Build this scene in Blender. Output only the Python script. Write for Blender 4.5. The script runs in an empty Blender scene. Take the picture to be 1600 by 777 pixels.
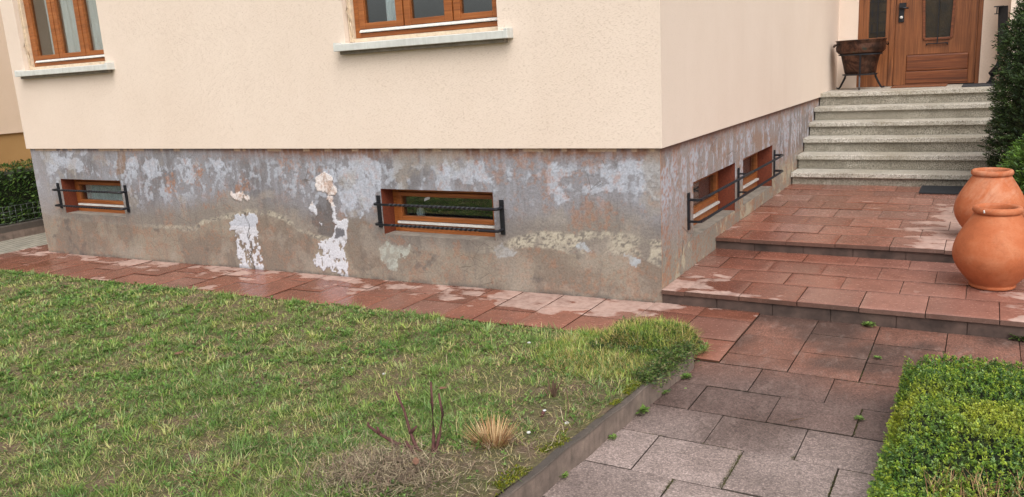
import bpy, math, random
import numpy as np
from mathutils import Matrix, Vector
R_ = math.radians
rng = np.random.default_rng(7)
random.seed(7)
sc = bpy.context.scene
COL = sc.collection

# ------------------------------------------------------------------ camera
def make_camera():
    yaw, pitch, roll = -0.534, -0.2178, -0.0568
    fw = Vector((math.sin(yaw)*math.cos(pitch), math.cos(yaw)*math.cos(pitch), math.sin(pitch)))
    rt = Vector((math.cos(yaw), -math.sin(yaw), 0)); up = rt.cross(fw)
    c, s = math.cos(roll), math.sin(roll)
    r2 = rt*c + up*s; u2 = up*c - rt*s
    m = Matrix(((r2.x, u2.x, -fw.x, 1.9485), (r2.y, u2.y, -fw.y, -5.393), (r2.z, u2.z, -fw.z, 1.7108), (0, 0, 0, 1)))
    cd = bpy.data.cameras.new('camera'); cam = bpy.data.objects.new('camera', cd); COL.objects.link(cam)
    cd.sensor_width = 36; cd.lens = 1263.7/1600*36; cd.clip_start = .05; cd.clip_end = 2000
    cam.matrix_world = m; sc.camera = cam
make_camera()

# ------------------------------------------------------------------ world, sun, exposure
SUN_EL, SUN_AZ = 52, 142          # azimuth clockwise from +Y
w = bpy.data.worlds.new('World'); sc.world = w; w.use_nodes = True
nt = w.node_tree; bg = nt.nodes['Background']
sky = nt.nodes.new('ShaderNodeTexSky'); sky.sky_type = 'NISHITA'; sky.sun_disc = False
sky.sun_elevation = R_(SUN_EL); sky.sun_rotation = R_(SUN_AZ)
sky.air_density = 1.0; sky.dust_density = 4.0; sky.ozone_density = 1.0
hs = nt.nodes.new('ShaderNodeHueSaturation'); hs.inputs['Saturation'].default_value = .22
nt.links.new(sky.outputs[0], hs.inputs['Color']); nt.links.new(hs.outputs[0], bg.inputs[0])
bg.inputs[1].default_value = 0.15
sl = bpy.data.lights.new('sun', 'SUN'); sl.energy = 1.15; sl.angle = R_(50); sl.color = (1, .97, .93)
so = bpy.data.objects.new('sun', sl); COL.objects.link(so)
az = R_(SUN_AZ); el = R_(SUN_EL)
d = Vector((math.sin(az)*math.cos(el), math.cos(az)*math.cos(el), math.sin(el)))
so.rotation_euler = d.to_track_quat('Z', 'Y').to_euler(); so.location = (0, -10, 12)
sc.view_settings.view_transform = 'Standard'; sc.view_settings.look = 'None'
sc.view_settings.exposure = 0.46; sc.view_settings.gamma = 1; sc.view_settings.use_curve_mapping = False

# ------------------------------------------------------------------ node helper
def srgb(r, g, b):
    f = lambda c: (c/255/12.92) if c/255 <= .04045 else ((c/255+.055)/1.055)**2.4
    return (f(r), f(g), f(b), 1)
class N:
    def __init__(s, name):
        s.m = bpy.data.materials.new(name); s.m.use_nodes = True; s.t = s.m.node_tree
        s.b = s.t.nodes['Principled BSDF']; s.out = s.t.nodes['Material Output']
        s.co = s.t.nodes.new('ShaderNodeTexCoord').outputs['Object']
    def L(s, a, i): s.t.links.new(a, i)
    def put(s, sock, v):
        if hasattr(v, 'is_linked') or isinstance(v, bpy.types.NodeSocket): s.L(v, sock)
        else: sock.default_value = v
    def map(s, scale=(1,1,1), rot=(0,0,0), loc=(0,0,0)):
        n = s.t.nodes.new('ShaderNodeMapping'); s.L(s.co, n.inputs[0])
        n.inputs['Scale'].default_value = scale; n.inputs['Rotation'].default_value = rot; n.inputs['Location'].default_value = loc
        return n.outputs[0]
    def noise(s, scale, detail=4, rough=.55, vec=None, dist=0, out=0):
        n = s.t.nodes.new('ShaderNodeTexNoise'); s.L(vec or s.co, n.inputs['Vector'])
        n.inputs['Scale'].default_value = scale; n.inputs['Detail'].default_value = detail
        n.inputs['Roughness'].default_value = rough; n.inputs['Distortion'].default_value = dist
        return n.outputs[out]
    def vor(s, scale, vec=None, feat='F1', out=0):
        n = s.t.nodes.new('ShaderNodeTexVoronoi'); n.feature = feat; s.L(vec or s.co, n.inputs['Vector'])
        n.inputs['Scale'].default_value = scale; return n.outputs[out]
    def wave(s, scale, dist, vec=None, dscale=1.5, detail=3):
        n = s.t.nodes.new('ShaderNodeTexWave'); s.L(vec or s.co, n.inputs['Vector'])
        n.inputs['Scale'].default_value = scale; n.inputs['Distortion'].default_value = dist
        n.inputs['Detail Scale'].default_value = dscale; n.inputs['Detail'].default_value = detail
        return n.outputs[1]
    def ramp(s, f, stops):
        n = s.t.nodes.new('ShaderNodeValToRGB'); s.L(f, n.inputs[0]); e = n.color_ramp.elements
        while len(e) < len(stops): e.new(.5)
        for k, (p, c) in enumerate(stops):
            e[k].position = p; e[k].color = c if isinstance(c, tuple) else (c, c, c, 1)
        return n.outputs[0]
    def mix(s, f, a, b, mode='MIX'):
        n = s.t.nodes.new('ShaderNodeMix'); n.data_type = 'RGBA'; n.blend_type = mode
        s.put(n.inputs[0], f); s.put(n.inputs[6], a); s.put(n.inputs[7], b); return n.outputs[2]
    def math(s, op, a, b=0.0):
        n = s.t.nodes.new('ShaderNodeMath'); n.operation = op; s.put(n.inputs[0], a); s.put(n.inputs[1], b); return n.outputs[0]
    def attr(s, name='Col', out=0):
        n = s.t.nodes.new('ShaderNodeAttribute'); n.attribute_name = name; return n.outputs[out]
    def bump(s, h, strength=.5, dist=.01, prev=None):
        n = s.t.nodes.new('ShaderNodeBump'); n.inputs['Strength'].default_value = strength; n.inputs['Distance'].default_value = dist
        s.L(h, n.inputs['Height'])
        if prev: s.L(prev, n.inputs['Normal'])
        return n.outputs[0]
    def fin(s, color=None, rough=.7, normal=None, metal=0, spec=None, **k):
        if color is not None: s.put(s.b.inputs['Base Color'], color)
        s.put(s.b.inputs['Roughness'], rough); s.put(s.b.inputs['Metallic'], metal)
        if spec is not None: s.b.inputs['Specular IOR Level'].default_value = spec
        if normal: s.L(normal, s.b.inputs['Normal'])
        return s.m
M = {}
def m_render(name, c1, c2):
    n = N(name)
    h = n.noise(1, 3, .6, n.map((46, 46, 240)), .3)
    scr = n.ramp(h, [(.33, 0.0), (.42, 1.0)])
    g = n.noise(260, 3, .6)
    big = n.noise(1.1, 4, .6)
    col = n.mix(n.ramp(big, [(.3, 0.0), (.7, 1.0)]), c1, c2)
    col = n.mix(n.math('MULTIPLY', n.math('SUBTRACT', 1.0, scr), .14), col, srgb(160, 130, 108))
    st = n.noise(1, 4, .6, n.map((3, 3, .35)))
    col = n.mix(n.ramp(st, [(.55, 0.0), (.8, .06)]), col, srgb(186, 160, 140))
    b = n.bump(scr, .55, .004); b = n.bump(g, .35, .002, b)
    M[name] = n.fin(col, .9, b, spec=.2)
m_render('render', srgb(231, 213, 197), srgb(226, 207, 190))
m_render('render_neighbour', srgb(226, 200, 176), srgb(220, 194, 168))
m_render('render_ochre', srgb(176, 138, 90), srgb(166, 128, 82))
def m_plinth():
    n = N('plinth_plaster')
    c = n.attr()
    f = n.noise(55, 6, .7); f2 = n.noise(320, 3, .6); mid = n.noise(16, 5, .7, None, .8)
    col = n.mix(1.0, c, n.ramp(f, [(.25, .66), (.5, 1.0), (.75, 1.22)]), 'MULTIPLY')
    col = n.mix(1.0, col, n.ramp(f2, [(.3, .84), (.7, 1.12)]), 'MULTIPLY')
    pits = n.ramp(n.vor(38, n.map((1, 1, 1))), [(.05, 1.0), (.1, 0.0)])
    col = n.mix(n.math('MULTIPLY', pits, .25), col, srgb(70, 62, 56))
    cr = n.ramp(n.vor(5.5, n.map((1, 1, 1.6)), 'DISTANCE_TO_EDGE'), [(.0, 1.0), (.012, 0.0)])
    crm = n.math('MULTIPLY', cr, n.ramp(n.noise(1.7, 2), [(.52, 0.0), (.6, .7)]))
    col = n.mix(crm, col, srgb(80, 72, 64))
    b = n.bump(mid, .45, .008); b = n.bump(f, .6, .005, b); b = n.bump(n.attr('Hgt', 2), 1.0, .004, b)
    M['plinth'] = n.fin(col, .88, b, spec=.25)
m_plinth()
def m_cement():
    n = N('cement'); f = n.noise(9, 6, .7); g = n.noise(150, 3)
    col = n.ramp(f, [(.3, srgb(112, 104, 96)), (.6, srgb(150, 140, 128)), (.75, srgb(165, 158, 145))])
    M['cement'] = n.fin(col, .9, n.bump(n.math('ADD', f, g), .5, .006))
    n = N('edging_concrete'); f = n.noise(7, 6, .7); g = n.noise(220, 3)
    st = n.noise(1, 4, .6, n.map((30, 30, 3)))
    col = n.ramp(f, [(.3, srgb(96, 84, 76)), (.55, srgb(130, 113, 102)), (.75, srgb(152, 134, 120))])
    col = n.mix(n.ramp(st, [(.5, 0.0), (.75, .5)]), col, srgb(60, 58, 48))
    sx = n.t.nodes.new('ShaderNodeSeparateXYZ'); n.L(n.co, sx.inputs[0])
    dz = n.ramp(n.math('ADD', sx.outputs[2], n.math('MULTIPLY', n.noise(14, 4, .7), .03)), [(.097, 0.0), (.113, .75)])
    col = n.mix(dz, col, srgb(52, 50, 46))
    M['edging'] = n.fin(col, .88, n.bump(n.math('ADD', f, g), .5, .005))
    n = N('sill_stone'); f = n.noise(12, 5, .6); g = n.noise(1, 4, .6, n.map((30, 30, 3)))
    col = n.ramp(f, [(.3, srgb(196, 196, 190)), (.7, srgb(214, 214, 208))])
    col = n.mix(n.ramp(g, [(.5, 0.0), (.8, .35)]), col, srgb(150, 150, 140))
    M['sill'] = n.fin(col, .7, n.bump(n.noise(180), .2, .002))
m_cement()
def m_wood(name, c1, c2, c3, rough=.4, axis='x', sc_=1.0):
    n = N(name)
    s = {'x': (1.5, 40, 40), 'z': (40, 40, 1.5)}[axis]
    g = n.noise(1*sc_, 6, .65, n.map(s), 1.2); g2 = n.noise(2.2, 4, .6)
    col = n.ramp(g, [(.3, c1), (.52, c2), (.72, c3)])
    col = n.mix(n.ramp(g2, [(.4, 0.0), (.75, .45)]), col, c1)
    M[name] = n.fin(col, rough, n.bump(g, .25, .002))
m_wood('window_wood', srgb(118, 64, 28), srgb(156, 90, 42), srgb(178, 112, 60), .42)
m_wood('door_wood', srgb(92, 52, 28), srgb(134, 80, 44), srgb(160, 102, 60), .42, 'z', .7)
m_wood('door_wood_flat', srgb(84, 44, 24), srgb(120, 66, 36), srgb(150, 90, 50), .45, 'x', .7)
def m_simple(name, c, rough, metal=0, var=.15, sc_=20, bs=.2, spec=None):
    n = N(name); f = n.noise(sc_, 5, .65)
    a = tuple(x*(1-var) for x in c[:3])+(1,); b = tuple(min(1, x*(1+var)) for x in c[:3])+(1,)
    M[name] = n.fin(n.ramp(f, [(.3, a), (.7, b)]), rough, n.bump(f, bs, .002), metal, spec)
m_simple('white_strip', srgb(214, 210, 204), .5)
m_simple('cream_strip', srgb(212, 192, 166), .7, var=.2)
m_simple('reveal_brown', srgb(112, 52, 30), .75, var=.35, sc_=60, bs=.7)
m_simple('black_iron', srgb(34, 35, 40), .42, .3, var=.3)
m_simple('screen_grey', srgb(128, 122, 120), .8)
m_simple('mat_dark', srgb(44, 46, 50), .9, var=.4, sc_=120, bs=.8)
m_simple('mat_brown', srgb(120, 72, 44), .95, var=.5, sc_=60, bs=.8)
m_simple('room_dark', srgb(48, 44, 40), .9)  # dark colour standing for unlit rooms behind the panes
m_simple('jar_white', srgb(196, 200, 204), .3)
m_simple('dark_joint', srgb(44, 36, 30), .95, var=.4, sc_=30, bs=.6)
m_simple('red_riser', srgb(78, 62, 55), .8, var=.6, sc_=6, bs=.8)
def m_glass():
    n = N('window_glass'); t = n.t
    gl = t.nodes.new('ShaderNodeBsdfGlossy'); gl.inputs['Roughness'].default_value = .015
    tr = t.nodes.new('ShaderNodeBsdfTransparent'); tr.inputs[0].default_value = (.82, .86, .86, 1)
    lw = t.nodes.new('ShaderNodeLayerWeight'); lw.inputs[0].default_value = .5
    mx = t.nodes.new('ShaderNodeMixShader')
    bp = n.bump(n.noise(2.5, 2), .06, .02); n.L(bp, gl.inputs['Normal'])
    f = n.math('ADD', n.math('MULTIPLY', n.math('POWER', lw.outputs[1], 4.0), .85), .13)
    n.L(f, mx.inputs[0]); n.L(tr.outputs[0], mx.inputs[1]); n.L(gl.outputs[0], mx.inputs[2]); n.L(mx.outputs[0], n.out.inputs[0])
    M['glass'] = n.m
    n = N('door_glass')
    v = n.vor(46, n.map((1, 1, .8)))
    col = n.ramp(n.noise(5, 4), [(.3, srgb(26, 23, 18)), (.7, srgb(58, 46, 26))])
    M['door_glass'] = n.fin(col, .3, n.bump(v, .35, .004))
m_glass()
def m_curtain():
    n = N('curtain'); f = n.noise(1, 4, .6, n.map((30, 30, 2)))
    M['curtain'] = n.fin(n.ramp(f, [(.3, srgb(208, 210, 208)), (.7, srgb(238, 240, 240))]), .85)
    n.b.inputs['Emission Strength'].default_value = 0
m_curtain()
def m_slab(name, kind):
    n = N(name); c = n.attr()                                   # red slabs of the terraces and of the walk
    f = n.noise(6, 6, .65); g = n.noise(400, 2, .5); mottle = n.noise(38, 5, .7)
    ex = n.noise(3.8, 6, .55, n.map((1, 1.7, 1)), .3)
    col = n.mix(1.0, c, n.ramp(f, [(.25, .78), (.5, 1.0), (.75, 1.2)]), 'MULTIPLY')
    col = n.mix(1.0, col, n.ramp(mottle, [(.3, .86), (.7, 1.12)]), 'MULTIPLY')
    dry = n.attr('Dry', 2)  # dry patches, and the sheen painted along the wall
    if kind == 'red':
        sp = n.ramp(n.noise(170, 3, .8), [(.36, .78), (.5, 1.0), (.66, 1.12)])
        col = n.mix(1.0, col, sp, 'MULTIPLY')
        edge = n.ramp(n.math('ADD', n.math('MULTIPLY', ex, .9), n.math('MULTIPLY', dry, .55)), [(.655, 0.0), (.70, 1.0)])
        dc = n.mix(1.0, srgb(190, 164, 152), n.ramp(f, [(.3, .8), (.7, 1.1)]), 'MULTIPLY')
        col = n.mix(n.math('MULTIPLY', n.math('MULTIPLY', edge, .74), n.ramp(n.noise(24, 4, .7), [(.3, .55), (.55, 1.0)])), col, dc)
        col = n.mix(n.ramp(n.noise(3.3, 5, .7, None, .7), [(.52, 0.0), (.72, .5)]), col, srgb(104, 68, 58))
        rough = n.math('ADD', .2, n.math('MULTIPLY', edge, .45))
        rough = n.math('ADD', rough, n.math('MULTIPLY', mottle, .12))
        M[name] = n.fin(col, rough, n.bump(n.math('ADD', mottle, n.math('MULTIPLY', g, .5)), .25, .002), spec=.55)
    else:
        gr = n.vor(120); g2 = n.noise(95, 4, .85)
        chips = n.ramp(gr, [(.10, 1.45), (.3, 1.0), (.7, .78)])
        col = n.mix(1.0, col, chips, 'MULTIPLY')
        col = n.mix(1.0, col, n.ramp(g2, [(.36, .5), (.5, 1.0), (.64, 1.65)]), 'MULTIPLY')
        scuff = n.noise(1, 5, .75, n.map((16, 6, 5), (0, 0, .6)), .2)
        col = n.mix(n.ramp(scuff, [(.52, 0.0), (.75, .3)]), col, srgb(168, 148, 138))
        M[name] = n.fin(col, n.math('ADD', .42, n.math('MULTIPLY', f, .35)), n.bump(n.math('ADD', g2, mottle), .6, .004), spec=.4)
m_slab('red_slab', 'red'); m_slab('path_slab', 'path')
def m_granite():
    n = N('granite_step'); v = n.noise(85, 3, .9); v2 = n.noise(30, 3, .6); s_ = n.noise(1, 5, .6, n.map((1.4, 1.4, 6))); b_ = n.noise(4, 5, .7)
    col = n.ramp(v, [(.38, srgb(78, 72, 62)), (.46, srgb(176, 168, 154)), (.6, srgb(224, 221, 213))])
    col = n.mix(n.ramp(v2, [(.45, 0.0), (.7, .4)]), col, srgb(110, 102, 88))
    col = n.mix(n.ramp(s_, [(.42, 0.0), (.7, .6)]), col, srgb(142, 132, 110))
    col = n.mix(n.ramp(b_, [(.5, 0.0), (.75, .4)]), col, srgb(86, 80, 68))
    M['granite'] = n.fin(col, .5, n.bump(v, .4, .002))
    n = N('granite_riser'); v = n.noise(85, 3, .9); s_ = n.noise(1, 5, .6, n.map((2, 2, 5))); b_ = n.noise(3, 5, .7)  # granite of the treads again, with the risers' shade put into darker tones
    col = n.ramp(v, [(.38, srgb(72, 66, 56)), (.47, srgb(146, 140, 126)), (.62, srgb(188, 182, 168))])
    col = n.mix(n.ramp(s_, [(.4, 0.0), (.7, .6)]), col, srgb(96, 88, 70))
    col = n.mix(n.ramp(b_, [(.5, 0.0), (.75, .5)]), col, srgb(70, 66, 56))
    M['granite_riser'] = n.fin(col, .65, n.bump(v, .4, .002))
m_granite()
def m_terracotta():
    n = N('terracotta'); f = n.noise(5, 6, .65); g = n.noise(70, 5, .7); r = n.wave(1, 2, n.map((.4, .4, 60)), 2)
    pit = n.ramp(n.vor(46), [(.05, 1.0), (.13, 0.0)])
    col = n.ramp(f, [(.25, srgb(156, 86, 54)), (.5, srgb(180, 102, 64)), (.78, srgb(194, 128, 92))])
    col = n.mix(n.ramp(g, [(.5, 0.0), (.72, .3)]), col, srgb(156, 80, 46))
    col = n.mix(n.ramp(n.noise(2.3, 6, .75, None, 1), [(.50, 0.0), (.70, .42)]), col, srgb(204, 168, 142))
    col = n.mix(n.ramp(n.noise(9, 6, .8), [(.52, 0.0), (.7, .4)]), col, srgb(132, 72, 46))
    col = n.mix(n.math('MULTIPLY', pit, .35), col, srgb(110, 60, 38))
    M['terracotta'] = n.fin(col, .78, n.bump(r, .12, .002, n.bump(n.math('ADD', f, g), .45, .006)), spec=.3)
    n = N('old_copper'); f = n.noise(5, 6, .75, None, .6); v = n.noise(1, 4, .6, n.map((4, 4, 12)))
    col = n.ramp(f, [(.32, srgb(30, 25, 24)), (.48, srgb(66, 46, 38)), (.6, srgb(104, 72, 58)), (.68, srgb(74, 82, 74))])
    M['copper'] = n.fin(col, n.math('ADD', .28, n.math('MULTIPLY', v, .3)), n.bump(f, .3, .004), .75)
m_terracotta()
def m_leaf(name, rough=.5, trans=.25, gain=1.0, spec=.4):
    n = N(name); c = n.attr()
    if gain != 1: c = n.mix(1.0, c, (gain, gain, gain, 1), 'MULTIPLY')
    n.fin(c, rough, spec=spec)
    if trans:
        tr = n.t.nodes.new('ShaderNodeBsdfTranslucent'); n.L(c, tr.inputs[0]); mx = n.t.nodes.new('ShaderNodeMixShader')
        mx.inputs[0].default_value = trans; n.L(n.b.outputs[0], mx.inputs[1]); n.L(tr.outputs[0], mx.inputs[2]); n.L(mx.outputs[0], n.out.inputs[0])
    M[name] = n.m
m_leaf('grass_blade', .55, .3, 1.12); m_leaf('leaf', .42, .25); m_leaf('needle', .55, .12); m_leaf('dry_stem', .85, .0)
def m_ground():
    n = N('lawn_soil'); f = n.noise(4, 6, .7); g = n.noise(45, 6, .75)
    col = n.ramp(f, [(.35, srgb(84, 92, 46)), (.48, srgb(108, 100, 66)), (.62, srgb(122, 100, 82))])
    col = n.mix(1.0, col, n.ramp(g, [(.3, .5), (.7, 1.3)]), 'MULTIPLY')
    M['lawn_soil'] = n.fin(col, .95, n.bump(g, 1.0, .02))
    n = N('open_ground'); f = n.noise(.5, 6, .7); g = n.noise(20, 5, .7)
    col = n.ramp(f, [(.35, srgb(78, 88, 44)), (.65, srgb(104, 98, 66))])
    M['open_ground'] = n.fin(n.mix(1.0, col, n.ramp(g, [(.3, .7), (.7, 1.2)]), 'MULTIPLY'), .95, n.bump(g, .8, .02))
    n = N('drive'); f = n.noise(3, 5, .7); g = n.noise(90, 4, .7)
    b = n.t.nodes.new('ShaderNodeTexBrick'); n.L(n.map((1, 1, 1), (0, 0, .2)), b.inputs[0]); b.inputs['Scale'].default_value = 4.5
    b.inputs['Color1'].default_value = srgb(164, 156, 142); b.inputs['Color2'].default_value = srgb(148, 142, 130); b.inputs['Mortar'].default_value = srgb(112, 108, 90)
    b.inputs['Mortar Size'].default_value = .03; b.inputs['Mortar Smooth'].default_value = .4
    col = n.mix(1.0, b.outputs[0], n.ramp(f, [(.3, .72), (.7, 1.15)]), 'MULTIPLY')
    col = n.mix(1.0, col, n.ramp(g, [(.3, .8), (.7, 1.15)]), 'MULTIPLY')
    M['drive'] = n.fin(col, .75, n.bump(g, .5, .004))
m_ground()

# ------------------------------------------------------------------ geometry helpers
class MB:
    def __init__(s): s.v = []; s.f = []; s.mi = []; s.sm = []
    def add(s, vs, fs, mi=0, smooth=False):
        o = len(s.v); s.v += [tuple(v) for v in vs]; s.f += [tuple(i+o for i in f) for f in fs]; s.mi += [mi]*len(fs); s.sm += [smooth]*len(fs)
    def box(s, x0, x1, y0, y1, z0, z1, mi=0):
        s.add([(x0,y0,z0),(x1,y0,z0),(x1,y1,z0),(x0,y1,z0),(x0,y0,z1),(x1,y0,z1),(x1,y1,z1),(x0,y1,z1)],
              [(0,3,2,1),(4,5,6,7),(0,1,5,4),(1,2,6,5),(2,3,7,6),(3,0,4,7)], mi)
    def hexa(s, P, mi=0): s.add(P, [(0,3,2,1),(4,5,6,7),(0,1,5,4),(1,2,6,5),(2,3,7,6),(3,0,4,7)], mi)
    def lathe(s, prof, c, seg=48, mi=0, wob=0):
        cx, cy, cz = c; n = len(prof); vs = []
        for k in range(seg):
            a = 2*math.pi*k/seg
            for (r, z) in prof:
                rr = r*(1+wob*math.sin(2*a+z*4)); vs.append((cx+rr*math.cos(a), cy+rr*math.sin(a), cz+z))
        fs = []
        for k in range(seg):
            k2 = (k+1) % seg
            for j in range(n-1): fs.append((k*n+j, k2*n+j, k2*n+j+1, k*n+j+1))
        s.add(vs, fs, mi, True)
    def tube(s, pts, rad, seg=8, mi=0, cap=True, square=False, twist=None):
        pts = [Vector(p) for p in pts]; n = len(pts)
        rad = rad if isinstance(rad, (list, tuple)) else [rad]*n
        if square: seg = 4
        vs = []; ref = Vector((0, 0, 1))
        for i, p in enumerate(pts):
            t = (pts[min(i+1, n-1)]-pts[max(i-1, 0)]).normalized()
            r = ref if abs(t.dot(ref)) < .95 else Vector((0, 1, 0))
            a = t.cross(r).normalized(); b = a.cross(t)
            tw = (twist[i] if twist else 0)+(math.pi/4 if square else 0)
            for k in range(seg):
                q = 2*math.pi*k/seg+tw; vs.append(p+(a*math.cos(q)+b*math.sin(q))*rad[i])
        fs = [(i*seg+k, i*seg+(k+1) % seg, (i+1)*seg+(k+1) % seg, (i+1)*seg+k) for i in range(n-1) for k in range(seg)]
        if cap: fs += [tuple(range(seg))[::-1], tuple((n-1)*seg+k for k in range(seg))]
        s.add(vs, fs, mi, not square)
    def build(s, name, mats, parent=None, bevel=0, base=None):
        me = bpy.data.meshes.new(name)
        if base is not None: s.v = [(x-base[0], y-base[1], z-base[2]) for x, y, z in s.v]
        me.from_pydata(s.v, [], s.f)
        for m in (mats if isinstance(mats, list) else [mats]): me.materials.append(M[m])
        me.polygons.foreach_set('material_index', s.mi); me.polygons.foreach_set('use_smooth', s.sm); me.update()
        return link(name, me, parent, bevel, base)
def link(name, me, parent=None, bevel=0, base=None):
    o = bpy.data.objects.new(name, me); COL.objects.link(o)
    if base is not None: o.location = base
    if parent is not None:
        o.parent = parent
        if parent.parent is None and parent.type == 'EMPTY': o.location = -parent.location
    if bevel:
        b = o.modifiers.new('b', 'BEVEL'); b.width = bevel; b.segments = 2; b.limit_method = 'ANGLE'; b.angle_limit = R_(40)
    return o
def tag(o, label=None, cat=None, group=None, kind=None):
    if label: o['label'] = label
    if cat: o['category'] = cat
    if group: o['group'] = group
    if kind: o['kind'] = kind
    return o
def thing(name, loc, label, cat, group=None):
    o = bpy.data.objects.new(name, None); COL.objects.link(o); o.location = loc; o.empty_display_size = .1
    return tag(o, label, cat, group)
def mesh_np(name, V, F, cols, mat, parent=None, extra=None, smooth=False, base=None):
    me = bpy.data.meshes.new(name); V = np.asarray(V, np.float32).reshape(-1, 3)
    if base is not None: V = V-np.asarray(base, np.float32)
    F = np.asarray(F, np.int32); k = F.shape[1]
    me.vertices.add(len(V)); me.vertices.foreach_set('co', V.ravel())
    me.loops.add(F.size); me.loops.foreach_set('vertex_index', F.ravel())
    me.polygons.add(len(F)); me.polygons.foreach_set('loop_start', np.arange(0, F.size, k, dtype=np.int32))
    if smooth: me.polygons.foreach_set('use_smooth', np.ones(len(F), bool))
    me.update(calc_edges=True)
    if cols is not None:
        a = me.color_attributes.new('Col', 'FLOAT_COLOR', 'POINT'); C = np.ones((len(V), 4), np.float32); C[:, :3] = cols
        a.data.foreach_set('color', C.ravel())
    for nm, arr in (extra or {}).items():
        a = me.attributes.new(nm, 'FLOAT', 'POINT'); a.data.foreach_set('value', np.asarray(arr, np.float32))
    me.materials.append(M[mat]); me.validate()
    return link(name, me, parent, 0, base)
def lin(r, g, b): return np.array(srgb(r, g, b)[:3])
def vnoise(x, y, seed=0):
    g = np.random.default_rng(seed).random((256, 256)).astype(np.float32)
    xi = np.floor(x).astype(int); yi = np.floor(y).astype(int); fx = x-xi; fy = y-yi
    fx = fx*fx*(3-2*fx); fy = fy*fy*(3-2*fy)
    a = g[xi % 256, yi % 256]; b = g[(xi+1) % 256, yi % 256]; c = g[xi % 256, (yi+1) % 256]; d_ = g[(xi+1) % 256, (yi+1) % 256]
    return (a*(1-fx)+b*fx)*(1-fy)+(c*(1-fx)+d_*fx)*fy
def fbm(x, y, scale, octv=5, seed=0, gain=.55):
    x = np.asarray(x, float); y = np.asarray(y, float)
    s = 0; a = 1; t = 0
    for o in range(octv):
        s = s+a*vnoise(x*scale+17.3*o, y*scale+9.1*o, seed+o); t += a; a *= gain; scale *= 2.03
    return s/t
def sst(a, b, x): t = np.clip((x-a)/(b-a), 0, 1); return t*t*(3-2*t)
def inpoly(px, pz, poly):
    ins = np.zeros(px.shape, bool); n = len(poly); j = n-1
    for i in range(n):
        xi, zi = poly[i]; xj, zj = poly[j]
        c = ((zi > pz) != (zj > pz)) & (px < (xj-xi)*(pz-zi)/((zj-zi) if zj != zi else 1e-9)+xi)
        ins ^= c; j = i
    return ins
def gz(x): return np.where(np.asarray(x) < 0, .0155*np.asarray(x), 0.0)

# ------------------------------------------------------------------ setting: ground
def ground():
    m = MB(); m.add([(-400, -400, -.32), (400, -400, -.32), (400, 400, -.32), (-400, 400, -.32)], [(0, 1, 2, 3)])
    tag(m.build('ground', 'open_ground'), kind='structure')
    m = MB(); m.box(-14, -7.05, -3.2, 12, -.30, -.128)
    tag(m.build('driveway', 'drive'), kind='structure')
ground()
def lawn_h(x, y):
    x = np.asarray(x, float); y = np.asarray(y, float)
    h = gz(x)+.012+.025*(fbm(x, y, 1.1, 3, 5)-.5)+.02*(fbm(x, y, 5, 3, 15)-.5)
    h = h+.085*sst(-1.0, .35, x)*sst(-.85, -1.35, y)
    h = h+.05*np.exp(-(((x+.12)/.33)**2+((y+2.95)/.22)**2))
    h = h-.015*sst(-.95, -.80, y)
    return h
def kerb_x(y): return .585+(y+1.2)*.086            # inner-right foot line of the edging
def lawn():
    xs = np.concatenate([np.arange(-12, -4, .12), np.arange(-4, .56, .03)]); ys = np.arange(-6.0, -.80, .035)
    X, Y = np.meshgrid(xs, ys, indexing='ij')
    lim = np.where(Y > -1.2, .60-.0*Y, kerb_x(Y)-.03)
    X2 = np.minimum(X, lim); Z = lawn_h(X2, Y)
    n, k = X.shape; idx = np.arange(n*k).reshape(n, k)
    F = np.stack([idx[:-1, :-1], idx[1:, :-1], idx[1:, 1:], idx[:-1, 1:]], -1).reshape(-1, 4)
    o = mesh_np('lawn', np.stack([X2, Y, Z], -1), F, None, 'lawn_soil', smooth=True); tag(o, kind='structure')
lawn()

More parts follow.
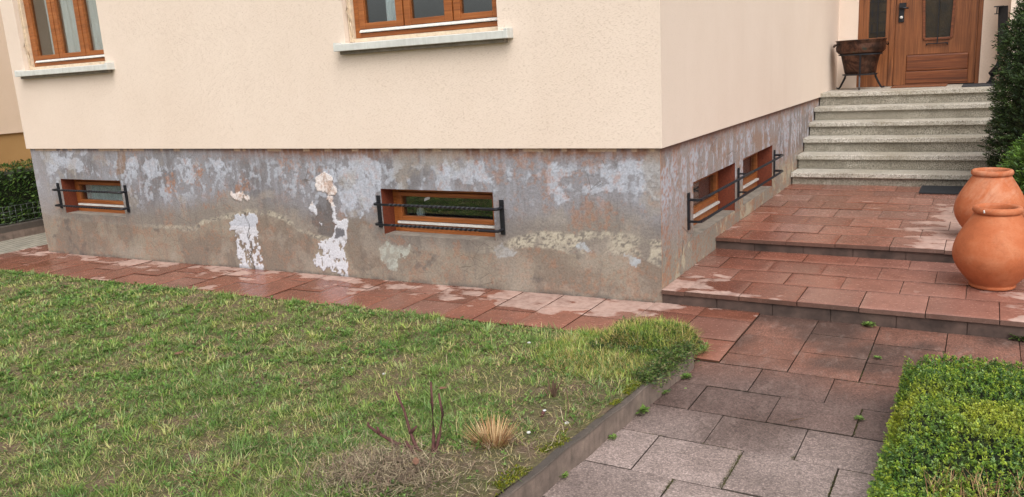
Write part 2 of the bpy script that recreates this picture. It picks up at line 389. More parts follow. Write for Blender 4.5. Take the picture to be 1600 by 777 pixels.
def slab_field(name, slabs, top, mat, kind='structure', colf=None, dryf=None, th=.035, base_mat='dark_joint', gap=.004, base_rect=None):
    V = []; F = []; C = []; D = []; ymin = min(q[2] for q in slabs)
    for (x0, x1, y0, y1) in slabs:
        nx = max(1, int(round((x1-x0)/.06))); ny = max(1, int(round((y1-y0)/.06)))
        tz = random.uniform(-.0022, .0022); tx = random.uniform(-.004, .004); ty = random.uniform(-.004, .004)
        g = gap*random.uniform(.5, 1.3)/2
        cx, cy = (x0+x1)/2, (y0+y1)/2
        gy = g*1.25
        us = np.concatenate([[x0+g, x0+g+.004], np.linspace(x0, x1, nx+1)[1:-1], [x1-g-.004, x1-g]])
        vs = np.concatenate([[y0+gy, y0+gy+.004], np.linspace(y0, y1, ny+1)[1:-1], [y1-gy-.004, y1-gy]])
        X, Y = np.meshgrid(us, vs, indexing='ij')
        Z = top(X, Y)+tz+(X-cx)*tx+(Y-cy)*ty
        Z[0, :] -= .0012; Z[-1, :] -= .0012; Z[:, 0] -= .0012; Z[:, -1] -= .0012
        o = sum(len(v) for v in V); n, k = X.shape; idx = np.arange(n*k).reshape(n, k)+o
        V.append(np.stack([X, Y, Z], -1).reshape(-1, 3)); F.append(np.stack([idx[:-1, :-1], idx[1:, :-1], idx[1:, 1:], idx[:-1, 1:]], -1).reshape(-1, 4))
        c = colf(cx, cy, X.ravel(), Y.ravel()); C.append(c); D.append(dryf(X.ravel(), Y.ravel()) if dryf else np.zeros(X.size))
        # skirt
        ring = np.concatenate([idx[:, 0], idx[-1, 1:], idx[-2::-1, -1], idx[0, -2:0:-1]])
        P = V[-1][ring-o]; m_ = len(ring); P2 = P.copy(); P2[:, 2] -= th; P1 = P.copy(); P1[:, 2] -= .0004; rt_ = np.arange(m_)+o+n*k; o2 = o+n*k+m_; V.append(P1)
        V.append(P2); sk = c[ring-o]*.3+lin(60, 58, 36)*.25; fr_ = (P[:, 1] < y0+.012)&(y0 == ymin)&(name.endswith('terrace')); sk[fr_] = c[ring-o][fr_]*.35+lin(84, 76, 68)*.5; C.append(sk); C.append(sk); D.append(np.zeros(2*m_))
        r2 = np.arange(m_)+o2; F.append(np.stack([np.roll(rt_, -1), rt_, r2, np.roll(r2, -1)], -1))
    V = np.concatenate(V); F = np.concatenate(F)
    o = mesh_np(name, V, F, np.concatenate(C), mat, extra={'Dry': np.concatenate(D)})
    return o
RED = [lin(134, 84, 68), lin(142, 93, 77), lin(124, 78, 64), lin(138, 96, 83), lin(130, 80, 63)]
def redcol(cx, cy, X, Y):
    c = RED[random.randrange(5)]*random.uniform(.84, 1.08)
    return np.outer(np.ones(len(X)), c)*(.9+.2*fbm(X, Y, 6, 3, 3))[:, None]
# walk along the front wall: columns, joints running across
def walk():
    xs = [.70, .325, -.05, -.43, -.79, -1.145, -1.43, -1.82, -2.14]
    while xs[-1] > -8.2: xs.append(xs[-1]-.36)
    js = [(-.22, -.645), (-.20, -.62), (-.45,), (-.28,), (-.46,), (-.3,), (-.5,), (-.25,)]
    sl = []
    for i in range(len(xs)-1):
        x1, x0 = xs[i], xs[i+1]
        ye = -1.0 if i == 0 else (-1.0 if i == 1 else -.80+.002)
        j = js[i] if i < 2 else js[2+(i*7) % 6]
        ys_ = [-.005]+list(j)+[ye]
        if x0 < -7.7: ys_[0] = .35
        for a in range(len(ys_)-1): sl.append((x0, x1, ys_[a+1], ys_[a]))
    def dry(X, Y):
        band = sst(-.55, -.02, Y)*.55                     # pale strip along the wall: dry patches, plus wet sheen put into the colour
        return .10+band*.50+.27*sst(-2.3, -1.0, X)*sst(-.62, -.30, Y)*sst(.35, -.1, X)-.3*sst(-.1, .3, X)+.7*(fbm(X, Y*1.6, 1.9, 3, 41)-.5)
    o = slab_field('walkway', sl, lambda X, Y: gz(X), 'red_slab', colf=redcol, dryf=dry, gap=.007); tag(o, kind='structure')
    m = MB(); n = 24
    for i in range(n):
        x0 = -8.3+9.0*i/n; x1 = -8.3+9.0*(i+1)/n
        za, zb = float(gz(x0)), float(gz(x1)); y0, y1 = (-.82 if x1 < .0 else -1.01), 0.0
        if x1 < -7.6: y1 = .35
        m.hexa([(x0, y0, za-.2), (x1, y0, zb-.2), (x1, y1, zb-.2), (x0, y1, za-.2), (x0, y0, za-.016), (x1, y0, zb-.016), (x1, y1, zb-.016), (x0, y1, za-.016)])
    tag(m.build('walkway_bedding', 'dark_joint'), kind='structure')
walk()
def path():
    sl = []
    ch = {0.70: [-.005, -.45, -.82, -1.01], 1.08: [-.005, -.30, -.655, -1.01], 1.45: [-.005, -.36, -.70, -1.01], 1.83: [-.005, -.5, -.84, -1.35], 2.2: [-.005, -.36, -.70, -1.35], 2.58: [-.005, -.5, -.84, -1.35]}
    k = sorted(ch)
    for i, x0 in enumerate(k):
        x1 = k[i+1] if i+1 < len(k) else 2.96
        ys_ = ch[x0]
        for a in range(len(ys_)-1): sl.append((x0, x1, ys_[a+1], ys_[a]))
    rows = [(-1.01, -1.35, [.56, .95, 1.33, 1.83]), (-1.35, -1.685, [.545, .735, 1.12, 1.51, 1.83]), (-1.685, -2.02, [.50, .915, 1.315, 1.72]),
            (-2.02, -2.385, [.46, .705, 1.10, 1.50, 1.90]), (-2.385, -2.74, [.44, .90, 1.30, 1.70]), (-2.74, -3.1, [.40, .70, 1.1, 1.5, 1.9]), (-3.1, -3.45, [.36, .9, 1.3, 1.7]),
            (-3.45, -3.8, [.33, .7, 1.1, 1.5, 1.9]), (-3.8, -4.15, [.3, .9, 1.3, 1.7])]
    for y1, y0, xx in rows:
        for a in range(len(xx)-1): sl.append((xx[a], xx[a+1], y0, y1))
    A = lin(124, 86, 72); B = lin(104, 85, 79); Cc = lin(148, 132, 126); D_ = lin(80, 62, 55)
    def col(cx, cy, X, Y):
        j = random.uniform(.9, 1.12); w_ = fbm(X, Y, 1.3, 4, 77); t = sst(-.75, -1.5, Y+(w_-.5)*.9); t2 = sst(-1.62, -2.22, .5*cy+.5*Y+(w_-.5)*.5-.12*(X-1))
        c = A[None]*(1-t)[:, None]+B[None]*t[:, None]; c = c*(1-t2)[:, None]+Cc[None]*t2[:, None]
        dk = (sst(.5, .68, fbm(X, Y, 1.9, 4, 90))*(1-.7*t2))[:, None]; c = c*(1-dk*.85)+D_[None]*dk*.85; rs = (sst(.5, .62, fbm(X, Y, 2.4, 4, 95))*sst(-1.1, -.3, Y)*sst(1.7, .8, X))[:, None]; c = c*(1-rs*.6)+lin(140, 84, 62)[None]*rs*.6
        return c*j
    tag(slab_field('path', sl, lambda X, Y: -.012-.004*sst(-1, -1.1, Y), 'path_slab', colf=col, gap=.0062), kind='structure')
    m = MB(); m.box(.68, 3.0, -1.36, 0, -.2, -.03); m.box(.25, 1.95, -4.3, -1.0, -.2, -.031)
    tag(m.build('path_bedding', 'dark_joint'), kind='structure')
    m = MB(); m.box(1.72, 4.2, -4.6, -1.36, -.2, -.02); m.box(2.97, 6, -1.4, 6.88, -.2, -.025); m.box(2.31, 5.9, 1.43, 6.87, -.19, .165); m.box(2.86, 5.9, .02, 1.42, -.19, .07)
    tag(m.build('flower_bed', 'lawn_soil'), kind='structure')
path()
def terraces():
    # lower terrace
    R0 = [0, .17, .555, .938, 1.32, 1.70, 2.095, 2.47, 2.85]; R1 = [0, .38, .765, 1.146, 1.52, 1.91, 2.29, 2.66, 2.85]
    rows = [(-.02, .39, R0), (.39, .735, R1), (.735, 1.09, [0, .2, .57, .96, 1.345, 1.714, 2.1, 2.48, 2.85]), (1.09, 1.42, R1)]
    sl = [(x[a], x[a+1], y0, y1) for y0, y1, x in rows for a in range(len(x)-1)]
    dry1 = lambda X, Y: .08+.34*sst(.9, 0, X)*sst(1.1, .1, Y)+.22*sst(1.7, 2.2, X)+.6*(fbm(X, Y, 1.7, 3, 42)-.5)
    def col1(cx, cy, X, Y):
        c = redcol(cx, cy, X, Y); t = sst(.7, 1.8, X)[:, None]*.75; return c*(1-t)+lin(150, 108, 96)[None]*t*random.uniform(.92, 1.08)
    tag(slab_field('lower_terrace', sl, lambda X, Y: .1014+0*X, 'red_slab', colf=col1, dryf=dry1, th=.03, gap=.0045), kind='structure')
    m = MB(); m.box(0, 2.85, .004, 1.6, -.2, .075); 
    aa = [.003, .40, .78, 1.15, 1.54, 1.93, 2.3, 2.84]
    for a, b in zip(aa[:-1], aa[1:]): m.box(a+.003, b-.003, -.004, .02, -.05, .072)
    tag(m.build('lower_terrace_base', 'red_riser'), kind='structure')
    rows = []; y = 1.345; k = 0
    ys_ = [1.345, 1.73, 2.10, 2.50, 2.92, 3.30, 3.72, 4.09, 4.5]
    for i in range(len(ys_)-1):
        x = [0, .21, .585, .965, 1.365, 1.74, 2.13, 2.3] if i % 2 == 0 else [0, .40, .77, 1.155, 1.55, 1.92, 2.3]
        rows.append((ys_[i], ys_[i+1], x))
    sl = [(x[a], x[a+1], y0, y1) for y0, y1, x in rows for a in range(len(x)-1)]
    dry2 = lambda X, Y: .04+.48*sst(1.2, 1.9, X)*sst(4.6, 3.0, Y)+.16*sst(.4, 0, X)+.5*(fbm(X, Y, 1.7, 3, 43)-.5)
    def col2(cx, cy, X, Y):
        c = redcol(cx, cy, X, Y); t = sst(1.0, 1.9, X)[:, None]*.7; return c*(1-t)+lin(160, 120, 108)[None]*t*random.uniform(.92, 1.08)
    tag(slab_field('upper_terrace', sl, lambda X, Y: .2029+0*X, 'red_slab', colf=col2, dryf=dry2, th=.03, gap=.0045), kind='structure')
    m = MB(); m.box(0, 2.3, 1.372, 4.6, -.2, .178)
    aa = [.0, .33, .72, 1.1, 1.48, 1.87, 2.28]
    for a, b in zip(aa[:-1], aa[1:]): m.box(a+.003, b-.003, 1.364, 1.39, .08, .174)
    tag(m.build('upper_terrace_base', 'red_riser'), kind='structure')
terraces()

# ------------------------------------------------------------------ house
house = thing('house', (0, 0, 0), 'beige rendered house with a peeling grey plinth, brown windows and an oak front door', 'house')
H = 1.12
OPEN_F = [(-7.199, -6.106, .3733, .7718), (-2.517, -1.389, .3733, .7718)]
OPEN_S = [(.738, 1.973, .3255, .7697), (2.256, 3.474, .3255, .7697)]
def grid_lines(a, b, step, marks):
    pts = sorted([a, b]+marks); out = []
    for i in range(len(pts)-1):
        n = max(1, int(round((pts[i+1]-pts[i])/step))); out += list(np.linspace(pts[i], pts[i+1], n+1)[:-1])
    return np.array(out+[b])
P = dict(
W1=[(-4.47, 0.385), (-4.382, 0.444), (-4.159, 0.489), (-4.084, 0.492), (-4.066, 0.413), (-4.088, 0.286), (-4.077, 0.107), (-4.046, -0.0), (-4.063, -0.1), (-4.426, -0.1), (-4.422, 0.158), (-4.408, 0.306), (-4.469, 0.321)],
W2=[(-4.391, 0.695), (-4.283, 0.703), (-4.132, 0.64), (-4.138, 0.608), (-4.216, 0.656), (-4.287, 0.614), (-4.372, 0.633)],
W3=[(-3.151, 0.913), (-3.08, 0.885), (-3.058, 0.845), (-3.073, 0.779), (-3.02, 0.748), (-3.042, 0.69), (-3.142, 0.671), (-3.2, 0.727), (-3.245, 0.717), (-3.275, 0.783), (-3.259, 0.849), (-3.198, 0.891)],
W4=[(-3.164, 0.67), (-3.081, 0.672), (-3.08, 0.573), (-3.057, 0.475), (-2.971, 0.503), (-2.941, 0.488), (-2.949, 0.314), (-2.993, 0.177), (-2.984, -0.08), (-3.077, -0.08), (-3.136, -0.003), (-3.212, 0.008), (-3.334, 0.016), (-3.381, 0.083), (-3.28, 0.158), (-3.323, 0.173), (-3.308, 0.277), (-3.163, 0.285), (-3.12, 0.33), (-3.098, 0.389), (-3.105, 0.54)],
W5=[(-3.34, 0.623), (-3.286, 0.582), (-3.277, 0.49), (-3.34, 0.522), (-3.356, 0.563)],
W6=[(-3.272, 0.448), (-3.234, 0.45), (-3.232, 0.42), (-3.269, 0.423)],
hole=[(-3.089, 0.393), (-3.016, 0.41), (-2.975, 0.396), (-2.989, 0.337), (-3.081, 0.327)],
dark=[(-3.227, 0.685), (-3.144, 0.654), (-3.101, 0.573), (-3.096, 0.373), (-3.151, 0.294), (-3.278, 0.33), (-3.348, 0.462), (-3.276, 0.499), (-3.284, 0.599)],
blue=[(-2.958, 1.079), (-2.873, 1.095), (-2.682, 1.064), (-2.492, 0.987), (-2.507, 0.769), (-2.602, 0.639), (-2.677, 0.524), (-2.906, 0.514), (-2.987, 0.544), (-3.014, 0.74), (-3.061, 0.869)],
P1=[(-2.609, 0.235), (-2.521, 0.297), (-2.266, 0.288), (-2.274, 0.208), (-2.398, 0.151), (-2.427, 0.068), (-2.546, 0.075), (-2.566, 0.172)],
brown=[(-2.932, 0.48), (-2.759, 0.52), (-2.705, 0.458), (-2.639, 0.331), (-2.562, 0.295), (-2.593, 0.203), (-2.567, 0.074), (-2.928, 0.013), (-2.96, 0.179)],
B5=[(-0.697, 0.403), (-0.611, 0.427), (-0.537, 0.357), (-0.563, 0.332), (-0.7, 0.355)],
B6=[(-0.282, 0.343), (-0.201, 0.34), (-0.154, 0.312), (-0.164, 0.25), (-0.219, 0.261)],
B7=[(-1.419, 0.276), (-1.317, 0.367), (-1.262, 0.337), (-1.206, 0.323), (-1.267, 0.261), (-1.365, 0.228)],
B8=[(-0.472, 1.0), (-0.31, 1.031), (-0.247, 1.047), (-0.115, 1.033), (-0.112, 0.813), (-0.16, 0.782), (-0.254, 0.794), (-0.365, 0.799), (-0.514, 0.772), (-0.614, 0.769), (-0.577, 0.847), (-0.444, 0.88)],
B9=[(-0.915, 0.949), (-0.808, 0.997), (-0.742, 0.952), (-0.799, 0.842), (-0.717, 0.75), (-0.754, 0.686), (-0.823, 0.7), (-0.888, 0.793)],
B10=[(-1.855, 1.038), (-1.737, 1.005), (-1.578, 1.023), (-1.444, 1.008), (-1.43, 0.926), (-1.399, 0.829), (-1.612, 0.841), (-1.869, 0.886)],
O1=[(-5.338, 0.845), (-5.179, 0.864), (-5.195, 0.677), (-5.381, 0.654)], O2=[(-4.292, 0.829), (-4.135, 0.816), (-4.11, 0.705), (-4.339, 0.699)], O3=[(-4.836, 0.952), (-4.745, 0.92), (-4.783, 0.853), (-4.856, 0.852)],
S1=[(-6.077, 1.099), (-5.937, 1.099), (-6.0, 0.852), (-6.132, 0.832)],
L1=[(-7.541, 1.079), (-6.582, 1.116), (-6.568, 1.062), (-6.977, 1.024), (-6.653, 0.971), (-6.807, 0.858), (-7.174, 0.891), (-7.432, 0.792), (-7.45, 0.945)],
L2=[(-5.917, 1.011), (-5.748, 1.03), (-5.746, 0.925), (-5.878, 0.836), (-5.948, 0.888)], L3=[(-5.641, 1.022), (-5.43, 1.014), (-5.387, 0.861), (-5.589, 0.788), (-5.668, 0.909)],
L4=[(-5.066, 1.033), (-4.899, 1.001), (-4.895, 0.785), (-5.074, 0.764), (-5.121, 0.899), (-5.175, 0.999)], L5=[(-4.649, 1.035), (-4.443, 1.004), (-4.375, 0.876), (-4.512, 0.89)])
LX = [-7.76, -7.28, -6.08, -5.65, -5.33, -5.13, -5.0, -4.86, -4.73, -4.56, -4.35, -4.19, -4.09, -3.94, -3.76, -3.6, -3.45, -3.3, -3.17, -2.95, -2.6, -2.3, -1.92, -1.38, -1.22, -1.07, -.9, -.73, -.59, -.42, -.26, -.03, .1]
LT = [.39, .33, .29, .305, .31, .30, .31, .38, .41, .445, .49, .523, .518, .533, .505, .433, .36, .31, .30, .29, .27, .27, .31, .33, .406, .447, .472, .465, .489, .497, .49, .443, .44]
LB = [.37, .31, .27, .28, .275, .26, .27, .34, .385, .42, .46, .49, .48, .495, .465, .39, .31, .26, .27, .26, .24, .24, .27, .27, .33, .337, .355, .31, .33, .325, .34, .28, .28]
def paint_front(x, z):
    wx = x+.05*(fbm(x, z, 14, 4, 100)-.5)*2; wz = z+.05*(fbm(x, z, 14, 4, 120)-.5)*2
    n1 = fbm(x, z, 2.2, 6, 1, .6); n2 = fbm(x, z*.8, 6, 5, 21, .6); n3 = fbm(x, z, 22, 4, 31, .6); n4 = fbm(x*1, z*1, 9, 5, 51, .62)
    def mx(c, col, f): f = np.clip(f, 0, 1)[..., None]; return c*(1-f)+col*f
    n5 = fbm(x, z, 45, 3, 35, .7)
    lt = np.interp(x, LX, LT)+.05*(n2-.5); lb = np.interp(x, LX, LB)+.06*(n4-.5)
    grey = lin(140, 138, 142); greyb = lin(136, 127, 118); brn = lin(148, 137, 123); brn2 = lin(132, 119, 107); blu = lin(176, 180, 190); org = lin(160, 118, 94)
    dk = lin(98, 92, 90); lime = lin(184, 175, 157); wht = lin(206, 206, 212); rust = lin(126, 92, 76)
    C = np.zeros(x.shape+(3,))+grey
    C = mx(C, dk, sst(.5, .68, n1)*.5)
    C = mx(C, greyb, sst(.70, .42, z-(lt-.4)*.6+.3*(n1-.5))*.95)           # browner towards the lime line
    b = sst(.50, .56, n2*.4+n3*.35+.25*fbm(x*2.2, z*.5, 9, 4, 61))*sst(lt+.12, lt+.36, z+.25*(n1-.5))*sst(1.09, .98, z+.1*n4)
    C = mx(C, blu, b*.75)
    for k in ('blue', 'B8', 'B9', 'B10', 'L1', 'L2', 'L3', 'L4', 'L5'):
        C = mx(C, blu*1.06, inpoly(wx, wz, P[k])*(.7+.3*sst(.45, .52, n5))*sst(.38, .43, n4)*.95)
    C = mx(C, dk*1.1, inpoly(wx, wz, P['dark'])*.75)
    C = mx(C, rust, sst(1.00, 1.10, z+.10*(n5-.4))*sst(-4.4, -2.9, x+n1)*.75+sst(1.05, 1.10, z)*.35)
    C = mx(C, org, sst(.52, .66, n4*.55+n5*.45)*(.25+.45*sst(.52, .4, n1))*.8)
    for k in ('O1', 'O2', 'O3'): C = mx(C, org, inpoly(wx, wz, P[k])*sst(.42, .58, n3*.4+n5*.6)*.8)
    C = mx(C, lin(138, 112, 92), inpoly(wx, z, P['S1'])*.7)
    below = sst(lb+.012, lb-.012, z)
    low = mx(np.zeros(x.shape+(3,))+brn, brn2, sst(.42, .6, n1)); low = mx(low, org, sst(.52, .64, n4*.5+n5*.5)*.45)
    low = mx(low, lin(150, 128, 112), sst(.55, .7, n2)*.5); low = mx(low, dk, sst(.66, .74, fbm(x, z, 5, 5, 71, .65))*.6)
    C = mx(C, low, below*.95)
    band = sst(lb-.01, lb+.008, z)*sst(lt+.02, lt-.005, z)
    wband = np.interp(x, [-8, -6, -5.6, -4.8, -3.3, -3.1, -1.6, -1.3, 0], [.2, .1, .5, .95, .95, .1, .1, .95, .95])*sst(.33, .46, n2)
    C = mx(C, lime, band*wband*(.55+.45*sst(.4, .55, n3)))
    C = mx(C, dk*.9, band*wband*sst(.55, .6, fbm(x, z*1.8, 40, 3, 61, .65))*.75)
    C = mx(C, brn2*.85, inpoly(wx, wz, P['brown'])*.55)
    for k in ('B5', 'B6', 'B7', 'P1'): C = mx(C, lin(172, 176, 180) if k != 'P1' else lin(176, 178, 168), inpoly(wx, wz, P[k])*(.5+.5*sst(.42, .55, n3)))
    # left corner of the plinth is paler
    C = mx(C, lin(158, 154, 156), sst(-7.2, -7.6, x+.3*(n2-.5))*sst(.2, .5, z)*.6)
    # washed-down drips and scuffs
    sv = fbm(x*1.0, z*.12, 30, 4, 460, .6); C = mx(C, blu*.95, sst(.56, .68, sv)*sst(.5, .8, z)*.22); C = mx(C, dk, sst(.6, .72, fbm(x*1.0, z*.15, 18, 4, 470, .6))*.22)
    C = mx(C, lin(162, 152, 140), sst(.55, .7, fbm(x, z, 3.5, 5, 480, .65))*.45)
    h = (n3-.5)*.4+b*.5
    wsm = np.zeros(x.shape)
    for k in ('W2', 'W3', 'W5', 'W6', 'W1', 'W4'):
        q = inpoly(wx, wz, P[k]).astype(float)
        if k in ('W1', 'W4'):
            ho = sst(.585, .60, fbm(x, z*.8, 24, 4, 81, .55))*sst(.34, .24, z); q = q*(1-ho)
        wsm = np.maximum(wsm, q)
    tint = np.where(((z > .6))[..., None], lin(222, 212, 208), wht)
    tm = (sst(.47, .6, n4*.5+n5*.5)*(z > .6))[..., None]*.7; tint = tint*(1-tm)+lin(176, 142, 122)*tm
    f = wsm[..., None]; C = C*(1-f)+tint*f
    C = mx(C, lin(112, 110, 114), inpoly(wx, wz, P['hole'])*1.0)
    up1 = inpoly(wx, wz, P['W1'])&(z > .36); C = mx(C, blu, up1*.6)
    ck = (np.abs(x+4.21+.02*np.sin(z*30)) < .006) & (z < .5); C = mx(C, dk*.5, ck*.8)
    C = mx(C, lin(196, 168, 142), (z > H-.022)*sst(.55, .6, fbm(x, z*0, 9, 3, 33))*.75)
    C = mx(C, dk*.8, sst(.04, .0, z-gz(x))*sst(.4, .6, n2)*.5)  # dirt line at the wall base, contact shade painted in with it
    return C, h+wsm*1.2
def paint_side(y, z):
    n1 = fbm(y, z, 1.8, 5, 201, .6); n2 = fbm(y*1.6, z*.45, 8, 5, 221, .62); n3 = fbm(y, z, 20, 4, 231, .6); n4 = fbm(y+z*.3, z*.8, 6, 5, 251, .6)
    def mx(c, col, f): f = np.clip(f, 0, 1)[..., None]; return c*(1-f)+col*f
    n5 = fbm(y, z, 45, 3, 236, .7)
    C = np.zeros(y.shape+(3,))+lin(152, 142, 138)
    C = mx(C, lin(150, 122, 104), sst(.45, .65, n4)*.7)
    C = mx(C, lin(116, 110, 110), sst(.52, .68, n1)*.6)
    C = mx(C, lin(180, 183, 192), sst(.47, .57, n2*.7+n3*.3)*sst(.45, .75, z+.3*(n1-.5))*sst(1.09, .98, z)*.8)
    C = mx(C, lin(148, 140, 124), sst(.55, .2, z+.2*(n4-.5)-.1*sst(1, 3, y))*.75)
    C = mx(C, lin(186, 176, 152), sst(.52, .6, n4)*sst(.5, .25, z-.12*sst(0, 2, y))*.75)
    C = mx(C, lin(160, 116, 92), sst(.55, .65, n2*.4+n5*.6)*.7)
    C = mx(C, lin(164, 120, 94), sst(.54, .64, fbm(y-z, z, 7, 4, 281)*.5+n5*.5)*sst(.6, .3, z)*.6)
    C = mx(C, lin(120, 84, 70), sst(1.05, 1.10, z+.08*(n3-.5))*.7)
    C = mx(C, lin(176, 132, 102), sst(.022, .0, y)*.7)
    return C, (n3-.5)*.5+sst(.5, .57, n2)*.3
def plinth_wall(axis, a0, a1, z0, opens, paint, name):
    us = grid_lines(a0, a1, .011, [v for o in opens for v in o[:2]]); zs = grid_lines(z0, H, .011, sorted({v for o in opens for v in o[2:]}))
    U, Z = np.meshgrid(us, zs, indexing='ij'); C, h = paint(U, Z)
    n, k = U.shape; idx = np.arange(n*k).reshape(n, k)
    uc = (U[:-1, :-1]+U[1:, 1:])/2; zc = (Z[:-1, :-1]+Z[1:, 1:])/2; keep = np.ones(uc.shape, bool)
    for o in opens: keep &= ~((uc > o[0]) & (uc < o[1]) & (zc > o[2]) & (zc < o[3]))
    F = np.stack([idx[:-1, :-1], idx[1:, :-1], idx[1:, 1:], idx[:-1, 1:]], -1)[keep]
    disp = .0022*(h-.2)
    V = np.stack([U, -disp, Z] if axis == 'x' else [disp, U, Z], -1)
    o = mesh_np(name, V, F, C.reshape(-1, 3), 'plinth', house, {'Hgt': h.ravel()}, smooth=True)
    return o
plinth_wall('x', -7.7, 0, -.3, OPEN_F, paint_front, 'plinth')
plinth_wall('y', 0, 6.4, -.1, OPEN_S, paint_side, 'plinth')
def upper_walls():
    yf = -.025; t = .13
    ops = [(-7.47, -5.99, 2.0, 3.15), (-2.73, -1.24, 2.0, 3.15)]
    m = MB(); x0, x1, zt = -7.73, .025, 4.2
    cuts = [x0]+[v for o in ops for v in o[:2]]+[x1]
    for i in range(5):
        a, b = cuts[i], cuts[i+1]
        if i % 2 == 0: m.add([(a, yf, H), (b, yf, H), (b, yf, zt), (a, yf, zt)], [(0, 1, 2, 3)])
        else:
            m.add([(a, yf, H), (b, yf, H), (b, yf, 2.0), (a, yf, 2.0)], [(0, 1, 2, 3)]); m.add([(a, yf, 3.15), (b, yf, 3.15), (b, yf, zt), (a, yf, zt)], [(0, 1, 2, 3)])
            m.add([(a, yf, 2), (a, t, 2), (a, t, 3.15), (a, yf, 3.15)], [(0, 1, 2, 3)]); m.add([(b, yf, 2), (b, t, 2), (b, t, 3.15), (b, yf, 3.15)], [(3, 2, 1, 0)])
            m.add([(a, yf, 3.15), (b, yf, 3.15), (b, t, 3.15), (a, t, 3.15)], [(0, 1, 2, 3)])
    m.add([(x0, yf, H), (x1, yf, H), (x1, .03, H), (x0, .03, H)], [(3, 2, 1, 0)])
    m.build('wall', 'render', house)
    m = MB(); xf = .025
    m.add([(xf, yf, H), (xf, 7.518, H), (xf, 7.518, zt), (xf, yf, zt)], [(0, 1, 2, 3)]); m.add([(xf, yf, H), (xf, 7.5, H), (-.03, 7.5, H), (-.03, yf, H)], [(0, 1, 2, 3)])
    m.add([(-7.73, yf, H), (-7.73, 9, H), (-7.73, 9, zt), (-7.73, yf, zt)], [(3, 2, 1, 0)]); m.add([(-7.7, 0, -.3), (-7.7, 9, -.3), (-7.7, 9, H), (-7.7, 0, H)], [(3, 2, 1, 0)])
    m.add([(-7.73, 9, -.3), (4, 9, -.3), (4, 9, zt), (-7.73, 9, zt)], [(0, 1, 2, 3)])
    m.box(-7.73, .025, yf, 9, zt, zt+.15); m.box(.025, 5, 6.9, 9, zt, zt+.15)  # unseen roof slabs, added with the rear wall to keep the interior dark
    m.build('wall', 'render', house)
    m = MB()   # entrance recess
    zl = 1.17
    m.add([(xf, 7.518, 1.0), (.285, 7.518, 1.0), (.285, 7.518, zt), (xf, 7.518, zt)], [(0, 1, 2, 3)])
    m.add([(1.835, 7.518, 1.0), (2.14, 7.518, 1.0), (2.14, 7.518, zt), (1.835, 7.518, zt)], [(0, 1, 2, 3)])
    m.add([(.285, 7.518, 3.27), (1.835, 7.518, 3.27), (1.835, 7.518, zt), (.285, 7.518, zt)], [(0, 1, 2, 3)])
    m.add([(2.14, 7.518, 1.0), (2.14, 6.9, 1.0), (2.14, 6.9, zt), (2.14, 7.518, zt)], [(0, 1, 2, 3)])
    m.add([(2.14, 6.9, -.1), (5, 6.9, -.1), (5, 6.9, zt), (2.14, 6.9, zt)], [(0, 1, 2, 3)])
    for a, b in ((.285, .0), (1.835, 0)): m.add([(a, 7.518, 1.0), (a, 7.60, 1.0), (a, 7.60, 3.27), (a, 7.518, 3.27)], [(0, 1, 2, 3)])
    m.build('wall', 'render', house)
    m = MB(); m.box(-7.6, -.1, .6, 8.9, 1.10, 1.14); m.box(-7.6, -.1, 3.5, 3.55, -.2, 1.1); m.build('floor_slab', 'room_dark', house)  # unseen inner floor and cellar partition, added to help darken the interior
upper_walls()
def curtain(x0, x1, z0, z1, y, parent, axis='x', waves=9, amp=.018, seed=0):
    n = int((x1-x0)/.008); rs = random.Random(seed); ph = [rs.uniform(0, 6) for _ in range(3)]
    vs = []; fs = []
    for i in range(n+1):
        u = x0+(x1-x0)*i/n; q = (u-x0)*waves*2*math.pi/.9
        dd = amp*(math.sin(q+ph[0])+.5*math.sin(q*1.7+ph[1])+.3*math.sin(q*.6+ph[2]))
        for z in (z0, z1): vs.append((u, y+dd, z) if axis == 'x' else (y-dd, u, z))
        if i: fs.append((2*i-2, 2*i, 2*i+1, 2*i-1))
    m = MB(); m.add(vs, fs, 0, True); return m.build('curtain', 'curtain', parent)
